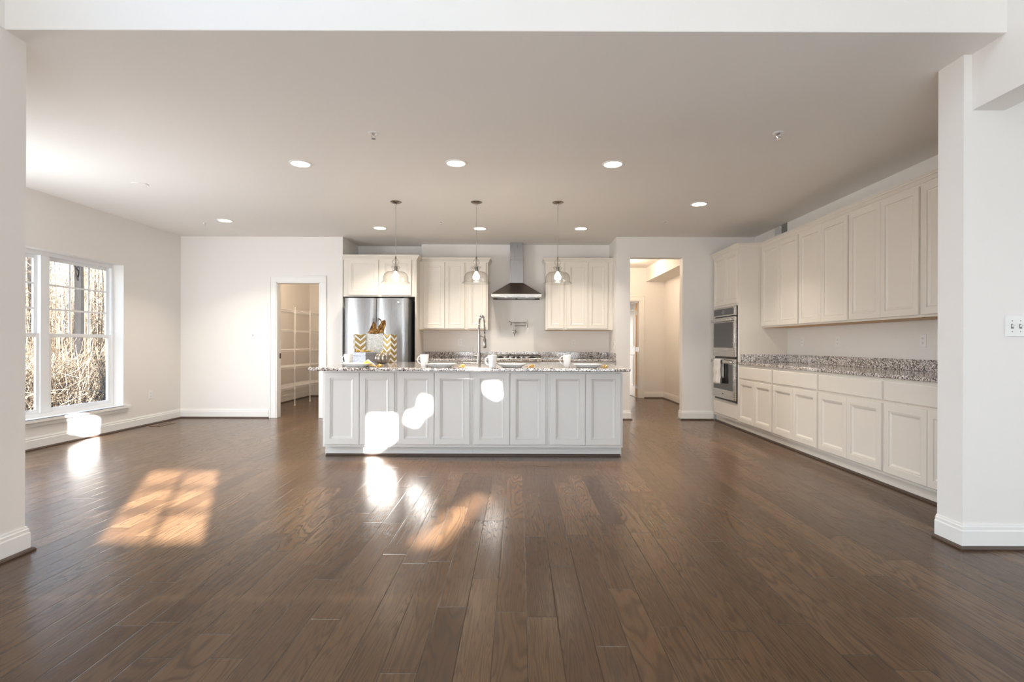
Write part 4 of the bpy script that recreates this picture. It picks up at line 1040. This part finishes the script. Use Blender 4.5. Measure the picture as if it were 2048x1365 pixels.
for k in range(26):
    cx, cy = rnd.uniform(-0.10, 0.10), rnd.uniform(-0.05, 0.05); az = rnd.uniform(0, 6.3); L_ = rnd.uniform(0.02, 0.045); hgt = rnd.uniform(0.008, 0.024); pts = []
    for j in range(7):
        q = j / 6; pts.append((cx + L_ * (q - 0.5) * math.cos(az), cy + L_ * (q - 0.5) * math.sin(az), 0.131 + hgt * math.sin(math.pi * q)))
    rb.tube(pts, [0.0015, 0.005, 0.0065, 0.007, 0.0065, 0.005, 0.0015], 5)
rb.build('ribbon', GOLD, gb, smooth=True)
pk = thing('pumpkin_ornament', 'shiny silver ribbed pumpkin ornament among the gifts', 'ornament', ((764 - VX) * 6.08 / FPX, 6.08, CT1 + 0.0005))
rib = lambda a: 1.0 - 0.20 * (1 - abs(math.sin(4.5 * a))) ** 1.5
MB().lathe([(0.03, 0.0), (0.055, 0.002), (0.078, 0.022), (0.088, 0.058), (0.080, 0.098), (0.055, 0.122), (0.025, 0.120), (0.010, 0.112)], 72, squash=rib).build('body', SILVER, pk, smooth=True)
MB().tube([(0, 0, 0.110), (0.004, 0, 0.135), (0.018, 0, 0.152)], [0.011, 0.008, 0.009], 8).build('stem', GOLD, pk, smooth=True)

# towel over the lower oven handle
tw = thing('towel', 'white towel hanging over the lower oven door handle', 'towel', (XF - 0.077, 7.56, 0.90))
prof = []
for k in range(15): prof.append((-0.0245 - 0.004 * math.sin(k * 0.9), 0.885 - 0.30 + 0.30 * k / 14))
for k in range(1, 8):
    a = math.pi * k / 8; prof.append((-0.022 * math.cos(a), 0.9375 - 0.0 + 0.0 + 0.012 * math.sin(a) - 0.02))
for k in range(8): prof.append((0.0185, 0.905 - 0.24 * k / 7))
cl = MB(); ny = 16; y0, y1 = 7.40, 7.66
idx = []
for k in range(ny + 1):
    y = y0 + (y1 - y0) * k / ny; fold = 0.006 * math.sin(k * 1.15) + (0.010 if 5 < k < 8 else 0)
    row = []
    for (o_, z) in prof:
        fac = min(1, max(0, (0.90 - z) / 0.2)); zz = z
        row.append(len(cl.v)); cl.v.append((XF - 0.077 + o_ + (-abs(fold) * fac if o_ < 0 else abs(fold) * fac * 0.3), y + 0.012 * fac * math.sin(k * 0.7), zz - (0.012 * (k / ny) if zz < 0.6 else 0)))
    idx.append(row)
for k in range(ny):
    for j in range(len(prof) - 1): cl.f.append((idx[k][j], idx[k + 1][j], idx[k + 1][j + 1], idx[k][j + 1]))
to = cl.build('cloth', TOWEL, tw, at=(XF - 0.077, 7.56, 0.90), smooth=True)
so_ = to.modifiers.new('thickness', 'SOLIDIFY'); so_.thickness = 0.004; so_.offset = 0

# ------------------------------------------------------------------ outdoors: winter woodland beyond the left wall
gr = MB(); nx, ny_ = 46, 46; ids = []
rnd = random.Random(21)
def gz(x, y):
    d = max(0.0, -x - 9.0)
    return -0.75 + 0.022 * d + 0.05 * math.sin(x * 0.9 + y * 0.5) * min(1, d / 3) + 0.03 * math.sin(y * 1.7) * min(1, d / 3)
for i in range(nx + 1):
    row = []
    for j in range(ny_ + 1):
        x = 25 - 95 * i / nx; y = -25 + 115 * j / ny_; row.append(len(gr.v)); gr.v.append((x, y, gz(x, y)))
    ids.append(row)
for i in range(nx):
    for j in range(ny_): gr.f.append((ids[i][j], ids[i + 1][j], ids[i + 1][j + 1], ids[i][j + 1]))
structure(gr.build('ground', LITTER, smooth=True))
def tree(label, x, y, h, r, m, seed, nb=26, lean=0.0):
    rd = random.Random(seed); z0 = gz(x, y) - 0.05; b = MB(); pts = []; rs = []
    n = 9; wx, wy = 0, 0
    for k in range(n + 1):
        q = k / n; wx += rd.uniform(-0.10, 0.10) + lean * 0.25; wy += rd.uniform(-0.10, 0.10)
        pts.append(Vector((x + wx * q, y + wy * q, z0 + h * q))); rs.append(r * (1 - 0.75 * q) * (1.25 if k == 0 else 1))
    b.tube(pts, rs, 9)
    def branch(p, d, L_, rad, lv):
        d = d.normalized(); q = [p]; dd = d.copy(); st = 4 if lv < 2 else 3
        for k in range(st):
            dd = (dd + Vector((rd.uniform(-.35, .35), rd.uniform(-.35, .35), rd.uniform(-.15, .30)))).normalized(); q.append(q[-1] + dd * L_ / st)
        b.tube(q, [rad * (1 - 0.8 * k / st) for k in range(st + 1)], 5 if lv == 0 else 3, False)
        if lv < 2:
            for k in range(4 if lv == 0 else 3):
                a = rd.randint(1, st); dn = (dd + Vector((rd.uniform(-1, 1), rd.uniform(-1, 1), rd.uniform(-.3, .8)))).normalized()
                branch(q[a], dn, L_ * rd.uniform(0.35, 0.6), rad * 0.45, lv + 1)
    for k in range(nb):
        q = rd.uniform(0.24, 0.98); i = min(int(q * n), n - 1); p = pts[i].lerp(pts[i + 1], q * n - i); az = rd.uniform(0, 6.283)
        branch(p, Vector((math.cos(az), math.sin(az), rd.uniform(0.1, 0.9))), min(1.15, h * rd.uniform(0.055, 0.10)) * (1.1 - 0.5 * q), r * 0.26 * (1.1 - 0.7 * q), 0)
    o = b.build('bare_tree', m, at=(x, y, z0))
    return tag(o, label, 'tree', 'bare trees outside the window')
def ray_at(px, X):
    k = (px - VX) / FPX; return X, X / k
for i, (px, X, h, r, m, lb) in enumerate((
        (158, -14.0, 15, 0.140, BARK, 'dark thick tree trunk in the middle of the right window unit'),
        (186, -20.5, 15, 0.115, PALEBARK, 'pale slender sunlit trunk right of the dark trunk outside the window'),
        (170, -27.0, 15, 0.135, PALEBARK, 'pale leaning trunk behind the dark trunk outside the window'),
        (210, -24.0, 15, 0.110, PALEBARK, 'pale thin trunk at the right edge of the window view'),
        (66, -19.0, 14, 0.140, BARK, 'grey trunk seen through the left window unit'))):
    x, y = ray_at(px, X); tree(lb, x, y, h, r, m, 40 + i, 30, 0.12 if i == 2 else 0)
rnd = random.Random(8); spots = [ray_at(158, -14.0), ray_at(186, -20.5), ray_at(170, -27.0), ray_at(210, -24.0), ray_at(66, -19.0)]
for k in range(26):
    for tries in range(60):
        X = -rnd.uniform(18, 64); px = rnd.uniform(0, 245); x, y = ray_at(px, X); y += rnd.uniform(-0.8, 0.8)
        if min(math.hypot(x - a, y - c) for a, c in spots) > 2.6: break
    else: continue
    spots.append((x, y))
    tree('thin bare winter tree in the woodland beyond the window', x, y, rnd.uniform(11, 17), rnd.uniform(0.05, 0.13), PALEBARK if rnd.random() < 0.6 else BARK, 100 + k, 40)
# undergrowth of dry canes
br = MB(); rnd = random.Random(77)
for k in range(6200):
    X = -11.2 - 22 * rnd.random() ** 1.4; px = rnd.uniform(-40, 270); x, y = ray_at(px, X); y += rnd.uniform(-0.6, 0.6); z = gz(x, y) - 0.03
    H = rnd.uniform(0.5, 2.1) * (1.0 + 0.02 * (-X - 9)); az = rnd.uniform(0, 6.283); sp_ = rnd.uniform(0.2, 1.6); q = []
    if min(math.hypot(x - a, y - c) for a, c in spots) < 0.45 + sp_: continue
    for j in range(6):
        s = j / 5; q.append((x + sp_ * math.cos(az) * s ** 1.6, y + sp_ * math.sin(az) * s ** 1.6, z + H * (s * 1.25 - 0.55 * s ** 3 * rnd.uniform(0.5, 1.6))))
    rad = rnd.uniform(0.004, 0.014); br.tube(q, [rad * (1 - 0.12 * j) for j in range(6)], 3, False)
sp2 = br; rnd = random.Random(31)
for k in range(2300):
    X = -rnd.uniform(15, 44); px = rnd.uniform(0, 245); x, y = ray_at(px, X); y += rnd.uniform(-0.6, 0.6); z = gz(x, y) - 0.03
    if min(math.hypot(x - a, y - c) for a, c in spots) < 1.95: continue
    H = rnd.uniform(3.0, 7.5); q = [Vector((x, y, z))]; lx, ly = rnd.uniform(-.4, .4), rnd.uniform(-.4, .4)
    for j in range(1, 7): q.append(Vector((x + lx * (j / 6) ** 2 + rnd.uniform(-.06, .06), y + ly * (j / 6) ** 2 + rnd.uniform(-.06, .06), z + H * j / 6)))
    rad = rnd.uniform(0.008, 0.022); sp2.tube(q, [rad * (1 - 0.13 * j) for j in range(7)], 4, False)
    for t_ in range(9):
        j = rnd.randint(1, 5); a = rnd.uniform(0, 6.283); L_ = rnd.uniform(0.3, 0.9); d = Vector((math.cos(a), math.sin(a), rnd.uniform(.1, 1.1))) * L_
        m2 = q[j] + d * 0.5 + Vector((rnd.uniform(-.1, .1), rnd.uniform(-.1, .1), 0)); sp2.tube([q[j], m2, q[j] + d + Vector((0, 0, 0.1))], [rad * .45, rad * .3, rad * .12], 3, False)
tag(br.build('undergrowth', TWIG), 'tangle of dry tan canes and thin saplings outside the left window', 'undergrowth', kind='stuff')
# unseen house-shaped block, added to keep the low sun off the glazing
nh = thing('added_sun_blocker', 'grey house-shaped block added out of view to keep sun off the rear glazing', 'sun blocker', (5, -13, -0.7))
MB().box(-1.5, 12, -16, -10.2, -0.8, 2.7).build('walls', SIDING, nh, at=(5, -13, -0.7))
MB().rings([[(-1.9, -16.4, 2.7), (-1.9, -9.8, 2.7), (-1.9, -10.6, 3.95), (-1.9, -15.6, 3.95)], [(12.4, -16.4, 2.7), (12.4, -9.8, 2.7), (12.4, -10.6, 3.95), (12.4, -15.6, 3.95)]]).build('roof', SHINGLE, nh, at=(5, -13, -0.7))
